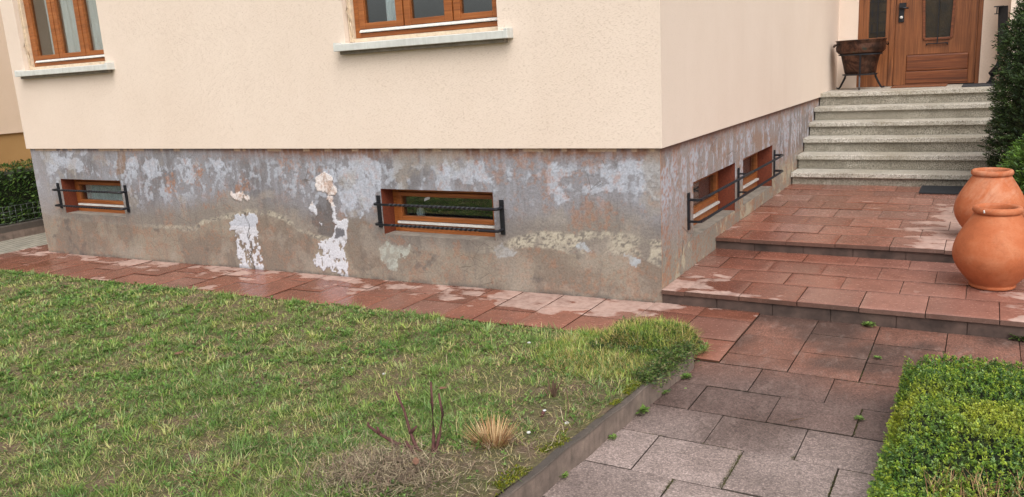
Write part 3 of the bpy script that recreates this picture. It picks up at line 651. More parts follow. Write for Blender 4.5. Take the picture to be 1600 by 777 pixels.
def upper_window(dx, label, curtains):
    y = .07                                         # outer face of the frame
    X = lambda v: v+dx
    f = MB()
    f.box(X(-2.69), X(-2.63), y, y+.07, 2.035, 3.15); f.box(X(-1.29), X(-1.235), y, y+.07, 2.035, 3.15)
    f.box(X(-2.63), X(-1.29), y, y+.07, 2.036, 2.073); f.box(X(-2.63), X(-1.29), y, y+.07, 3.1, 3.15)
    o = f.build('window', 'window_wood', house, .004); o['label'] = label
    s = MB()
    panes = [(-2.575, -2.245), (-2.10, -1.77), (-1.62, -1.33)]
    for k, (a, b) in enumerate(panes):
        l = {0: -2.63, 1: -2.16, 2: -1.68}[k]; r = {0: -2.175, 1: -1.695, 2: -1.29}[k]
        ys = y-.012
        s.box(X(l), X(a), ys, y+.045, 2.103, 3.1); s.box(X(b), X(r), ys, y+.045, 2.103, 3.1)
        s.box(X(a), X(b), ys+.002, y+.043, 2.104, 2.152); s.box(X(a), X(b), ys+.002, y+.043, 3.04, 3.099)
        if k: s.box(X(l)-.012, X(l)-.003, y, y+.04, 2.104, 3.1)
    s.build('sash', 'window_wood', o, .006)
    for a, b in panes:
        g = MB(); g.box(X(a)-.005, X(b)+.005, y+.018, y+.022, 2.148, 3.045); g.build('pane', 'glass', o)
    d_ = MB(); d_.hexa([(X(-2.63), y-.022, 2.078), (X(-1.29), y-.022, 2.078), (X(-1.29), y+.03, 2.078), (X(-2.63), y+.03, 2.078), (X(-2.63), y-.022, 2.085), (X(-1.29), y-.022, 2.085), (X(-1.29), y-.006, 2.101), (X(-2.63), y-.006, 2.101)])
    d_.build('drip_strip', 'white_strip', o)
    c = MB(); c.box(X(-2.70), X(-1.242), y-.02, y+.06, 2.005, 2.033); c.box(X(-2.729), X(-2.692), y-.03, y+.05, 2.006, 3.15)
    c.box(X(-2.722), X(-2.712), y-.045, y-.03, 2.01, 3.15)
    c.build('shutter_rail', 'cream_strip', o)
    sh = MB(); sh.tube([(X(-2.70), y-.04, 2.16), (X(-2.70), y-.05, 2.22), (X(-2.71), y-.07, 2.26), (X(-2.70), y-.06, 2.30)], .007, 6); sh.tube([(X(-2.70), y-.03, 2.05), (X(-2.695), y-.05, 2.17)], .005, 6)
    sh.build('shutter_catch', 'cream_strip', o)
    sl = MB()
    xa, xb = X(-2.79), X(-1.11)
    sl.hexa([(xa, -.115, 1.935), (xb, -.115, 1.935), (xb, .07, 1.935), (xa, .07, 1.935), (xa, -.115, 1.992), (xb, -.115, 1.992), (xb, .07, 2.003), (xa, .07, 2.003)])
    sl.box(xb-.034, xb-.001, -.113, -.02, 1.99, 2.008)
    sl.box(xa+.001, xa+.025, -.113, -.02, 1.99, 2.006)
    sl.build('sill', 'sill', o, .004)
    us = MB(); us.box(xa+.03, xb-.05, -.07, -.02, 1.908, 1.936); us.build('sill_underside', 'cement', o)
    for (a, b, yy) in curtains: curtain(X(a), X(b), 2.1, 3.1, yy, o, seed=int(abs(a)*100))
upper_window(-4.74, 'three-light brown wooden window with white net curtains over the left end of the plinth', [(-2.12, -1.3, .145), (-2.42, -2.2, .145)])
upper_window(0, 'three-light brown wooden window with dark panes over the middle of the plinth', [(-2.42, -2.2, .15)])
def base_window(axis, a, b, z0, z1, label, kind):
    # local frame: u along wall, d = depth into the wall
    d0 = .155
    def bx(m, u0, u1, e0, e1, w0, w1):
        if axis == 'x': m.box(u0, u1, e0, e1, w0, w1)
        else: m.box(-e1, -e0, u0, u1, w0, w1)
    f = MB()
    bx(f, a, a+.05, d0, d0+.06, z0, z1); bx(f, b-.05, b, d0, d0+.06, z0, z1)
    bx(f, a+.05, b-.05, d0, d0+.06, z1-.045, z1); bx(f, a+.05, b-.05, d0-.01, d0+.06, z0-.02, z0+.072)
    o = f.build('window', 'window_wood', house, .004); o['label'] = label
    s = MB(); e = d0-.014; g0 = z0+.13 if axis == 'x' else z0+.14
    bx(s, a+.052, a+.10, e, d0+.04, z0+.098, z1-.047); bx(s, b-.10, b-.052, e, d0+.04, z0+.098, z1-.047)
    bx(s, a+.10, b-.10, e+.002, d0+.038, z0+.099, g0+.01); bx(s, a+.10, b-.10, e+.002, d0+.038, z1-.085, z1-.048)
    s.build('sash', 'window_wood', o, .006)
    g = MB(); bx(g, a+.095, b-.095, d0+.015, d0+.019, g0+.005, z1-.08); g.build('pane', 'glass', o)
    w_ = MB(); bx(w_, a+.055, b-.055, d0-.03, d0+.01, z0+.076, z0+.095); w_.build('drip_strip', 'white_strip', o)
    r = MB(); bx(r, a, a+.003, .002, d0, z0-.0, z1); bx(r, b-.003, b, .002, d0, z0, z1); bx(r, a+.003, b-.003, .002, d0, z1-.003, z1)
    r.build('reveal', 'reveal_brown', o)
    c = MB(); bx(c, a-.0, b+.0, .004, d0-.008, z0-.03, z0+.002)
    c.build('sill', 'cement', o, .003)
    if kind == 'curtain': curtain(a+.14, b-.06, z0+.1, z1-.03, .215, o, waves=11, amp=.012)
    if kind == 'screen':
        q = MB(); bx(q, a+.09, b-.09, .215, .22, z0+.1, z1-.04); q.build('insect_screen', 'screen_grey', o)
    # dark box added behind the pane, stands for the unlit room
    k = MB(); D = .75
    if kind != 'screen':
        bx(k, a-.02, b+.02, D, D+.02, z0-.1, z1+.1); bx(k, a-.04, a-.02, .22, D, z0-.1, z1+.1); bx(k, b+.02, b+.04, .22, D, z0-.1, z1+.1)
        bx(k, a-.02, b+.02, .22, D, z1+.08, z1+.1); bx(k, a-.02, b+.02, .22, D, z0+.06, z0+.08)
        k.build('dark_room_box', 'room_dark', o)
    return o
base_window('x', *OPEN_F[0], 'small brown cellar window with a white curtain, near the left corner of the house', 'curtain')
w2 = base_window('x', *OPEN_F[1], 'small brown cellar window with dark glass and a jar behind it, middle of the front plinth', 'plain')
base_window('y', *OPEN_S[0], 'small brown cellar window on the side wall, nearer the house corner', 'screen')
base_window('y', *OPEN_S[1], 'small brown cellar window on the side wall, nearer the stairs', 'screen')
m = MB(); m.hexa([(-2.19, .168, .645), (-2.13, .168, .665), (-2.13, .170, .665), (-2.19, .170, .645), (-2.18, .168, .675), (-2.125, .168, .69), (-2.125, .170, .69), (-2.18, .170, .675)])
m.build('sticker', 'jar_white', w2)
def jar():
    m = MB(); c = (-2.335, .30, .455)
    m.lathe([(0, 0), (.036, 0), (.038, .01), (.038, .07), (.03, .085), (0, .085)], c, 20)
    r = thing('jar', c, 'small white jar with a knobbed lid standing inside the middle cellar window', 'jar'); m.build('body', 'jar_white', r)
    m = MB(); m.lathe([(.032, .086), (.026, .10), (.008, .105), (.009, .125), (0, .128)], c, 16); m.build('lid', 'white_strip', r)
    
jar()
def grille(axis, posts, z0, z1, zr, off, label, ext=.0):
    def pt(u, e, z): return (u, -e, z) if axis == 'x' else (e, u, z)
    hw = .019; ms = []
    for u in posts:
        m = MB(); ms.append(m)
        if axis == 'x': m.box(u-hw, u+hw, -.016, -.004, z0, z1)
        else: m.box(.004, .016, u-hw, u+hw, z0, z1)
        for z in zr: m.tube([pt(u, .012, z), pt(u, .022, z)], .011, 10)
    o = thing('window_grille', pt((posts[0]+posts[-1])/2, 0, z0), label, 'window grille')
    for m in ms: m.build('post', 'black_iron', o, .002)
    for z in zr:
        a, b = posts[0], posts[-1]; pts = [pt(a, .014, z), pt(a, off-.03, z), pt(a+.004, off-.012, z), pt(a+.02, off, z)]; tw = [0]*4
        marks = posts; L = b-a; n = int(L/.006)
        t = 0
        for i in range(1, n):
            u = a+.02+(b-a-.04)*i/n; pts.append(pt(u, off, z))
            # twisted stretches stay clear of the posts
            dmin = min(abs(u-p) for p in posts); 
            if dmin > .17: t += .006*2*math.pi/.19
            tw.append(t)
        pts += [pt(b-.02, off, z), pt(b-.004, off-.012, z), pt(b, off-.03, z), pt(b, .014, z)]; tw += [t]*4
        r = MB(); r.tube(pts, .0125, square=True, twist=tw)
        for p in posts[1:-1]: r.tube([pt(p, .014, z), pt(p, off, z)], .010, square=True)
        r.build('rail', 'black_iron', o)
grille('x', [-7.257, -6.024], .43, .725, [.655, .475], .085, 'black wrought-iron grille with two twisted bars over the left cellar window')
grille('x', [-2.545, -1.308], .435, .715, [.65, .475], .085, 'black wrought-iron grille with two twisted bars over the middle cellar window')
grille('y', [.60, 2.065, 3.54], .42, .71, [.655, .485], .10, 'long black grille with twisted bars across both side cellar windows')
def door():
    y = 7.56; zl = 1.172
    m = MB()
    # frame around door and side light
    m.box(.285, .345, y-.02, y+.06, zl, 3.27); m.box(1.785, 1.835, y-.02, y+.06, zl, 3.27); m.box(.345, 1.785, y-.02, y+.06, 3.2, 3.27)
    m.box(.70, .765, y-.02, y+.06, zl, 3.2)
    fr = m.build('door_frame', 'door_wood', house, .004)
    sp = MB(); sp.box(.345, .425, y, y+.04, zl, 3.2); sp.box(.645, .70, y, y+.04, zl, 3.2); sp.box(.425, .645, y+.001, y+.039, zl, 1.86); sp.box(.425, .645, y+.001, y+.039, 3.1, 3.2)
    sp.build('sidelight_panel', 'door_wood', fr)
    g = MB(); g.box(.425, .645, y+.015, y+.02, 1.86, 3.1); g.build('sidelight_glass', 'door_glass', fr)
    ir = MB(); ir.box(.53, .545, y-.005, y+.006, 1.86, 3.1)
    for k in range(8): ir.box(.425, .645, y-.003, y+.004, 1.93+k*.14, 1.938+k*.14)
    for k in range(6): ir.add([(.455, y-.004, 1.95+k*.2), (.475, y-.004, 1.95+k*.2), (.475, y-.004, 2.05+k*.2), (.455, y-.004, 2.05+k*.2)], [(0, 1, 2, 3)])
    ir.build('sidelight_bars', 'black_iron', fr)
    # leaf
    d_ = MB(); a, b = .768, 1.782
    d_.box(a, .925, y, y+.045, zl+.01, 3.2); d_.box(1.70, b, y, y+.045, zl+.01, 3.2)
    # field round the glass: glass quad (1.135,1.80)-(1.475,1.80)-(1.50,3.0)-(1.10,3.0)
    G = [(1.142, 1.80), (1.473, 1.80), (1.515, 3.02), (1.085, 3.02)]
    O = [(.925, 1.60), (1.70, 1.60), (1.70, 3.2), (.925, 3.2)]
    for i in range(4):
        p, q, r, s_ = O[i], O[(i+1) % 4], G[(i+1) % 4], G[i]
        d_.add([(p[0], y, p[1]), (q[0], y, q[1]), (r[0], y, r[1]), (s_[0], y, s_[1])], [(0, 1, 2, 3)])
    lf = d_.build('door', 'door_wood', house, .003)
    f = MB()
    for i in range(4):                                         # moulding
        p, q = Vector((G[i][0], y-.008, G[i][1])), Vector((G[(i+1) % 4][0], y-.008, G[(i+1) % 4][1])); f.tube([p, q], .022, square=True)
    f.build('moulding', 'door_wood_flat', lf, .003)
    g = MB(); g.add([(1.10, y+.012, 1.78), (1.50, y+.012, 1.78), (1.54, y+.012, 3.03), (1.06, y+.012, 3.03)], [(0, 1, 2, 3)]); g.build('pane', 'door_glass', lf)
    p = MB(); p.box(.928, 1.698, y-.012, y+.02, 1.372, 1.588); p.build('panel', 'door_wood_flat', lf, .014)
    p = MB(); p.box(.928, 1.698, y-.004, y+.02, 1.20, 1.366); p.build('panel', 'door_wood_flat', lf, .008)
    p = MB(); p.box(.925, 1.70, y+.004, y+.02, zl+.01, 1.602); p.build('panel_backing', 'door_wood_flat', lf)
    h = MB(); h.box(.806, .876, y-.018, y-.001, 2.05, 2.30); h.build('lock_plate', 'black_iron', lf, .006)
    h = MB(); h.lathe([(0, -.014), (.02, -.014), (.02, .0)], (0, 0, 0), 16); 
    h.v = [(.843+x, y-.02+z, 2.115+yy) for x, yy, z in h.v]; h.build('lock_cylinder', 'white_strip', lf)
    h = MB(); h.tube([(.83, y-.018, 2.24), (.83, y-.055, 2.24), (.86, y-.06, 2.24), (.93, y-.055, 2.235)], .011, 8); h.box(.81, .90, y-.04, y-.018, 2.25, 2.31); h.build('handle', 'black_iron', lf)
    h = MB(); h.box(1.302, 1.314, y-.03, y-.02, 1.74, 3.0); h.box(1.17, 1.44, y-.032, y-.018, 1.728, 1.742); h.box(1.17, 1.185, y-.03, y, 1.715, 1.735); h.box(1.425, 1.44, y-.03, y, 1.715, 1.735)
    h.build('door_bars', 'black_iron', lf)
    bk = MB(); bk.box(.285, 1.835, y+.07, y+.09, 1.1, 3.3); bk.build('door_backing', 'room_dark', fr)
door()
def neighbour():
    r = thing('neighbour_house', (-12.5, 3, -.3), 'neighbouring house wall of beige render over an ochre base, behind the left hedge', 'house')
    m = MB(); m.box(-18, -12.46, -6, 9, 1.118, 5); m.build('wall', 'render_neighbour', r)
    m = MB(); m.box(-18, -12.5, -5.9, 8.9, -.3, 1.117); m.build('base', 'render_ochre', r)
neighbour()
# ------------------------------------------------------------------ entrance stairs
def stairs():
    r = thing('entrance_stairs', (1.0, 4.5, .2), 'flight of grey granite steps rising to the oak front door', 'stairs')
    ys = [4.441+k*.3456 for k in range(6)]; zs = [.342+k*.1655 for k in range(6)]
    for k in range(6):
        x0 = .003; x1 = 2.10+.001*k; back = ys[k]+.3456+.03 if k < 5 else 7.55
        if k == 5: x1 = 2.138
        t = MB(); t.box(x0, x1, ys[k], back, zs[k]-.055, zs[k]-(0 if k != 5 else .0))
        tr = t.build('tread' if k < 5 else 'landing', 'granite', r, .007)
        q = MB(); q.box(x0+.012, x1-.01, ys[k]+.035, ys[k]+.10, (zs[k-1] if k else .18)+.0, zs[k]-.056)
        q.build('riser', 'granite_riser', r)
    m = MB(); m.box(.02, 2.05, 4.6, 7.5, -.1, .28)
    for k in range(5): m.box(.02, 2.05, 4.85+k*.3456, 7.5, .28+k*.1655, .28+(k+1)*.1655-.03)
    m.build('core', 'cement', r)
stairs()
def mats():
    m = MB(); m.box(1.39, 1.97, 3.97, 4.43, .206, .222)
    for k in range(14): m.box(1.40, 1.96, 3.985+k*.032, 3.998+k*.032, .222, .226)
    tag(m.build('doormat', 'mat_dark', None, .003, base=(1.68, 4.2, .206)), 'dark ribbed doormat on the red terrace at the foot of the granite steps', 'doormat')
    m = MB(); m.box(.80, 1.47, 6.95, 7.42, 1.171, 1.186)
    for k in range(11): m.box(.81+k*.062, .84+k*.062, 6.935, 6.95, 1.172, 1.182)
    tag(m.build('doormat', 'mat_brown', None, .003, base=(1.13, 7.2, 1.171)), 'brown fringed doormat in front of the oak front door', 'doormat')
    m = MB(); m.box(1.66, 2.10, 6.55, 7.35, 1.171, 1.181)
    tag(m.build('doormat', 'mat_dark', None, .003, base=(1.88, 6.95, 1.171)), 'thin dark mat on the landing right of the front door', 'doormat')
mats()
# ------------------------------------------------------------------ terracotta jars
def pots():
    prof = [(0, .0), (.125, .0), (.138, .006), (.140, .02), (.134, .026), (.165, .06), (.205, .11), (.236, .165), (.249, .215), (.248, .26), (.236, .31), (.213, .365), (.182, .42), (.155, .465), (.138, .495), (.127, .508)]
    inner = [(.105, .505), (.128, .46), (.17, .40), (.22, .30), (.23, .22), (.19, .10), (.12, .03), (0, .025)]
    rim = [(.127, .503), (.139, .507), (.146, .517), (.147, .530), (.142, .543), (.131, .550), (.118, .548), (.109, .540), (.106, .525), (.104, .500)]
    def smooth(p, it=2):
        for _ in range(it):
            q = [p[0]]
            for a, b in zip(p[:-1], p[1:]): q += [(a[0]*.75+b[0]*.25, a[1]*.75+b[1]*.25), (a[0]*.25+b[0]*.75, a[1]*.25+b[1]*.75)]
            p = q+[p[-1]]
        return p
    def one(loc, label, s=1.0, chip=False):
        r = thing('terracotta_pot', loc, label, 'pot', 'big-bellied terracotta pots on the red terraces')
        m = MB(); m.lathe([(a*s, b*s) for a, b in smooth(prof)], loc, 72, wob=.006); m.lathe([(a*s, b*s) for a, b in inner], loc, 48); m.build('body', 'terracotta', r)
        m = MB(); m.lathe([(a*s, b*s) for a, b in smooth(rim, 1)], loc, 72, wob=.006); m.build('rim', 'terracotta', r)
        if chip:
            m = MB(); a = R_(238); c = Vector(loc)+Vector((math.cos(a)*.1475, math.sin(a)*.1475, .528)); m.tube([c+Vector((0, 0, .012)), c+Vector((.003, -.001, -.008))], [.004, .006], 6); m.build('paint_mark', 'white_strip', r)
    one((2.055, .755, .1025), 'round terracotta pot with a white nick on its rim, standing on the lower terrace', 1.0, True)
    one((2.02, 1.86, .204), 'round terracotta pot on the upper terrace, partly hidden behind the other one', .99)
pots()
# ------------------------------------------------------------------ copper cauldron on its stand
def cauldron():
    c = (.405, 6.93, 1.17)
    r = thing('copper_cauldron', c, 'old copper cauldron on a black iron tripod beside the front door', 'cauldron')
    m = MB(); m.lathe([(0, .19), (.12, .195), (.185, .21), (.20, .24), (.225, .36), (.25, .47), (.262, .49), (.25, .48), (.0, .40)], c, 48); m.build('kettle', 'copper', r)
    m = MB(); m.lathe([(.262, .485), (.292, .50), (.312, .53), (.318, .57), (.312, .61), (.316, .655), (.328, .665), (.322, .672), (.306, .66), (.30, .60), (.25, .52), (0, .50)], c, 48); m.build('basin', 'copper', r)
    for a in (200, 20):
        h = MB(); q = R_(a); rr = .326; C = Vector(c)
        h.tube([C+Vector((math.cos(q+t)*(.318+o), math.sin(q+t)*(.318+o), z)) for t, o, z in [(-.2, 0, .62), (-.2, .02, .62), (-.16, .03, .60), (0, .033, .585), (.16, .03, .60), (.2, .02, .62), (.2, 0, .62)]], .008, 8); h.build('handle', 'copper', r)
    m = MB()
    for z, rr in ((.205, .215), (.475, .272)):
        m.tube([(c[0]+rr*math.cos(2*math.pi*k/40), c[1]+rr*math.sin(2*math.pi*k/40), c[2]+z) for k in range(41)], .013, square=True, cap=False)
    m.build('stand_ring', 'black_iron', r)
    for a in (147, 277, 42):
        q = R_(a); D = Vector((math.cos(q), math.sin(q), 0)); C = Vector(c)
        m = MB(); m.tube([C+D*.285+Vector((0, 0, .47)), C+D*.235+Vector((0, 0, .22)), C+D*.25+Vector((0, 0, .16)), C+D*.33+Vector((0, 0, .03)), C+D*.35+Vector((0, 0, .012)), C+D*.385+Vector((0, 0, .014)), C+D*.39+Vector((0, 0, .03))], [.015, .015, .015, .013, .013, .013, .009], square=True)
        m.build('leg', 'black_iron', r)
cauldron()
def scraper():
    # dark metal chute-like bar with a bent lip, leaning on the right-hand wall, and its foot
    r = thing('metal_stand', (2.1, 7.2, 1.17), 'tall dark metal stand with a bent open top, half behind the conifer at the door', 'stand')
    m = MB(); A = Vector((2.085, 7.25, 1.55)); B = Vector((2.06, 7.30, 2.16)); s = Vector((.055, -.02, 0)); t = Vector((.0, .03, 0))
    m.hexa([A-s, A+s, A+s+t, A-s+t, B-s, B+s, B+s+t, B-s+t]); m.build('post', 'black_iron', r, .004)
    m = MB(); m.box(1.955, 2.07, 7.26, 7.30, 2.15, 2.163); m.box(1.985, 2.0, 7.265, 7.29, 2.07, 2.15); m.box(1.965, 2.01, 7.26, 7.30, 2.06, 2.07); m.build('hook', 'black_iron', r)
    m = MB(); m.tube([(2.08, 7.25, 1.6), (2.05, 7.25, 1.42), (1.99, 7.22, 1.30), (1.985, 7.2, 1.2)], [.02, .035, .05, .055], square=True); m.box(1.93, 2.12, 7.12, 7.32, 1.183, 1.20); m.build('foot', 'black_iron', r)
scraper()
# ------------------------------------------------------------------ concrete edging
def edging():
    m = MB(); n = 60; ys = np.linspace(-1.13, -4.3, n)
    vs = []; fs = []
    for i, y in enumerate(ys):
        xo = float(kerb_x(y))+.004*math.sin(i*.9); top = .098+.004*math.sin(i*.31)
        for (dx, z) in ((0, -.15), (0, top-.005), (-.005, top), (-.036, top), (-.041, top-.005), (-.041, -.15)): vs.append((xo+dx, y, z))
        if i:
            for k in range(5): fs.append((6*i-6+k, 6*i-6+k+1, 6*i+k+1, 6*i+k))
    fs.append((5, 4, 3, 2, 1, 0)); fs.append(tuple(6*(n-1)+k for k in range(6)))
    m.add(vs, fs)
    tag(m.build('lawn_edging', 'edging', base=(.5, -2.5, 0)), 'grey-brown concrete kerb holding the lawn above the slab path', 'kerb')
edging()

# ------------------------------------------------------------------ vegetation
def blades(pos, L, W, az, lean, curl, C, tipc=None):
    n = len(pos); dx = np.cos(az); dy = np.sin(az); px, py = -dy, dx
    V = np.zeros((n, 6, 3), np.float32)
    for k, (t, wv) in enumerate(((0, 1.0), (.55, .8), (1.0, .12))):
        th = lean+curl*t; hx = np.sin(lean+curl*t*.5)*t*L; hz = np.cos(lean+curl*t*.5)*t*L
        cx = pos[:, 0]+dx*hx; cy = pos[:, 1]+dy*hx; cz = pos[:, 2]+np.maximum(hz, .002)
        for s, j in ((-1, 0), (1, 1)):
            V[:, 2*k+j, 0] = cx+s*px*W*wv/2; V[:, 2*k+j, 1] = cy+s*py*W*wv/2; V[:, 2*k+j, 2] = cz
    o = np.arange(n)[:, None]*6
    F = np.concatenate([o+np.array([[0, 1, 3, 2]]), o+np.array([[2, 3, 5, 4]])])
    col = np.repeat(C[:, None, :], 6, 1)
    if tipc is not None: col[:, 4:, :] = tipc[:, None, :]
    return V.reshape(-1, 3), F, col.reshape(-1, 3)
def leaves(pos, D, L, W, C, fold=.15, roll=None):
    # D = direction of the leaf (n,3); quads: base, side, tip, side
    n = len(pos); D = D/np.linalg.norm(D, axis=1, keepdims=True)
    r = rng.normal(size=(n, 3)) if roll is None else roll
    S = np.cross(D, r); S /= np.linalg.norm(S, axis=1, keepdims=True)+1e-9; Nn = np.cross(S, D)
    L = L[:, None]; W = W[:, None]
    V = np.stack([pos, pos+D*L*.5+S*W/2+Nn*W*fold, pos+D*L, pos+D*L*.5-S*W/2+Nn*W*fold], 1)
    F = np.arange(n*4).reshape(n, 4)
    return V.reshape(-1, 3), F, np.repeat(C, 4, 0)
def cat(parts):
    V = []; F = []; C = []; o = 0
    for v, f, c in parts: V.append(v); F.append(f+o); C.append(c); o += len(v)
    return np.concatenate(V), np.concatenate(F), np.concatenate(C)
CAM = np.array([1.9485, -5.393])
def in_view_lawn(n):
    # more samples near the camera, inside the visible wedge of the lawn
    x = rng.uniform(-8.6, .62, n*8); y = rng.uniform(-4.3, -.80, n*8)
    dx, dy = x-CAM[0], y-CAM[1]; a = np.arctan2(-dx, dy); dist = np.hypot(dx, dy)
    ok = (x < np.where(y > -1.2, .58, kerb_x(y)-.055)) & (a < 1.36) & (dist > 2.3) & (rng.random(n*8) < np.clip((3.2/dist)**1.3, .12, 1))
    edge = (x > -8.2) | (y < -1.0)
    return x[ok & edge][:n], y[ok & edge][:n]
def grass():
    n = 400000; x, y = in_view_lawn(n); n = len(x)
    # part of the blades gathers into tufts
    nt_ = 5200; tx, ty = in_view_lawn(nt_); nt_ = len(tx); m_ = n//3; ti = rng.integers(0, nt_, m_)
    ta = rng.uniform(0, 6.28, m_); tr_ = np.abs(rng.normal(0, .02, m_))*(1+rng.random(nt_)[ti]); x[:m_] = tx[ti]+np.cos(ta)*tr_; y[:m_] = np.minimum(ty[ti]+np.sin(ta)*tr_, -.80)
    x = np.minimum(x, np.where(y > -1.2, .58, kerb_x(y)-.05))
    ist = np.zeros(n, bool); ist[:m_] = True; tshade = np.ones(n); tshade[:m_] = rng.uniform(.7, 1.35, nt_)[ti]; thue = np.zeros(n, int); thue[:] = rng.integers(0, 6, n); thue[:m_] = rng.integers(0, 6, nt_)[ti]
    ang = rng.uniform(0, 2*np.pi, n); ang[:m_] = ta+rng.normal(0, .5, m_)
    p1 = fbm(x, y, 1.5, 4, 301); p2 = fbm(x, y, 5.5, 4, 321, .6); p3 = fbm(x, y, 14, 3, 341)
    bare = sst(.51, .60, p2*.7+p1*.3)
    nearheap = np.exp(-(((x+.1)/.42)**2+((y+2.98)/.24)**2)); bedR = sst(-.25, .3, x)*sst(-1.65, -1.95, y)
    thin = np.clip(bare*.62+nearheap*.85+bedR*.6, 0, .94)
    q_ = (rng.random(n) > thin); x, y, p1, p2, p3, nearheap, bedR, ist, tshade, thue, ang = [v[q_] for v in (x, y, p1, p2, p3, nearheap, bedR, ist, tshade, thue, ang)]; n = len(x)
    dist = np.hypot(x-CAM[0], y-CAM[1])
    tl = np.ones(n); tl[ist] = 1.0+.6*sst(1.12, 1.35, tshade[ist]); L = rng.uniform(.014, .040, n)*(1+.4*ist)*(.7+.6*p3)*tl; W = rng.uniform(.0022, .0044, n)*np.clip(dist/3.6, 1, 2.1)
    lean = np.clip(rng.normal(1.08, .3, n)-.25*ist, .1, 1.5); curl = rng.uniform(-.1, .8, n)
    G = np.array([lin(118, 140, 62), lin(94, 122, 54), lin(138, 152, 76), lin(164, 170, 104), lin(80, 106, 52), lin(130, 148, 98)])
    C = G[thue]*tshade[:, None]
    yel = sst(.48, .62, p1)[:, None]; C = C*(1-yel*.3)+lin(154, 158, 88)*yel*.3
    dkg = sst(.54, .38, p2)[:, None]; C = C*(1-dkg*.5)+lin(74, 118, 46)*dkg*.5
    straw = rng.random(n) < (.10+.45*sst(.48, .60, p2)+.4*nearheap+.35*bedR)*np.where(ist, .5, 1); C[straw] = lin(184, 168, 120)*rng.uniform(.55, 1.1, (straw.sum(), 1))
    C *= rng.uniform(.72, 1.28, (n, 1))
    z = lawn_h(x, y)-.004
    V, F, Cc = blades(np.stack([x, y, z], 1), L, W, ang, lean, curl, C)
    tag(mesh_np('grass', V, F, Cc, 'grass_blade'), 'short patchy winter lawn of green and straw blades in front of the house', 'grass', kind='stuff')
    # broad leaved weeds and clover
    n = 16000; x, y = in_view_lawn(n); n = len(x); q = fbm(x, y, 3.1, 4, 361, .6); k = rng.random(n) < sst(.5, .62, q)*.85+.03
    x, y = x[k], y[k]; n = len(x); P_ = []; D_ = []; Ls = []; Ws = []; Cs = []
    m_ = 7
    ang = rng.uniform(0, 2*np.pi, (n, m_)); el = rng.uniform(.12, .8, (n, m_))
    D = np.stack([np.cos(ang)*np.cos(el), np.sin(ang)*np.cos(el), np.sin(el)], -1).reshape(-1, 3)
    pos = np.repeat(np.stack([x, y, lawn_h(x, y)+rng.uniform(.004, .02, n)], 1), m_, 0)+rng.normal(0, .004, (n*m_, 3))
    dist = np.repeat(np.hypot(x-CAM[0], y-CAM[1]), m_)
    L = rng.uniform(.007, .017, n*m_)*np.clip(dist/4, 1, 1.7); C = np.repeat(np.array([lin(88, 126, 50), lin(106, 142, 60), lin(76, 110, 50), lin(130, 152, 88)])[rng.integers(0, 4, n)], m_, 0)*rng.uniform(.8, 1.25, (n*m_, 1))
    V, F, Cc = leaves(pos, D, L, L*.62, C, .1, np.tile([[0, 0, 1.]], (n*m_, 1))+rng.normal(0, .15, (n*m_, 3)))
    tag(mesh_np('clover', V, F, Cc, 'leaf'), 'small broad-leaved weeds and clover scattered through the lawn', 'weeds', kind='stuff')
    # loose straw, thatch
    n = 26000; x, y = in_view_lawn(n); n = len(x); q = fbm(x, y, 2.6, 4, 381, .6)
    hp = np.exp(-(((x+.15)/.4)**2+((y+3.0)/.2)**2)); bd = sst(-.1, .3, x)*sst(-1.6, -2.0, y)
    k = rng.random(n) < (.10+.45*sst(.52, .66, q)+hp+.35*bd); x, y = x[k], y[k]; n = len(x)
    hx = rng.normal(-.14, .20, 3000); hy = rng.normal(-3.03, .10, 3000); kk = hx < .38; x = np.concatenate([x, hx[kk]]); y = np.concatenate([y, hy[kk]]); n = len(x)
    L = rng.uniform(.02, .07, n); W = rng.uniform(.0015, .0030, n); lean = rng.uniform(1.2, 1.56, n); C = np.array([lin(158, 142, 116), lin(122, 106, 90), lin(186, 172, 140), lin(92, 78, 66), lin(140, 116, 98)])[rng.integers(0, 5, n)]*rng.uniform(.6, 1.15, (n, 1))
    V, F, Cc = blades(np.stack([x, y, lawn_h(x, y)+rng.uniform(0, .03, n)], 1), L, W, rng.uniform(0, 6.28, n), lean, rng.uniform(-.9, .5, n), C)
    tag(mesh_np('dead_grass', V, F, Cc, 'dry_stem'), 'matted dead grass and straw lying through the lawn and heaped near its front corner', 'dead grass', kind='stuff')
grass()
def core(name, f, mat_c, parent=None): pass
m_leaf('foliage_core', .9, 0, 1, .1)
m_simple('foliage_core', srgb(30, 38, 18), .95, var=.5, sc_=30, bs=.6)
m_simple('twig', srgb(84, 50, 46), .8, var=.4, sc_=60, bs=.5)
m_simple('bark', srgb(92, 70, 54), .9, var=.4, sc_=30, bs=.9)
m_simple('wire', srgb(130, 134, 132), .5, .4)
m_simple('moss', srgb(96, 106, 34), .95, var=.4, sc_=120, bs=1.0)
m_simple('dead_leaf', srgb(118, 84, 66), .8, var=.3, sc_=40, bs=.5)
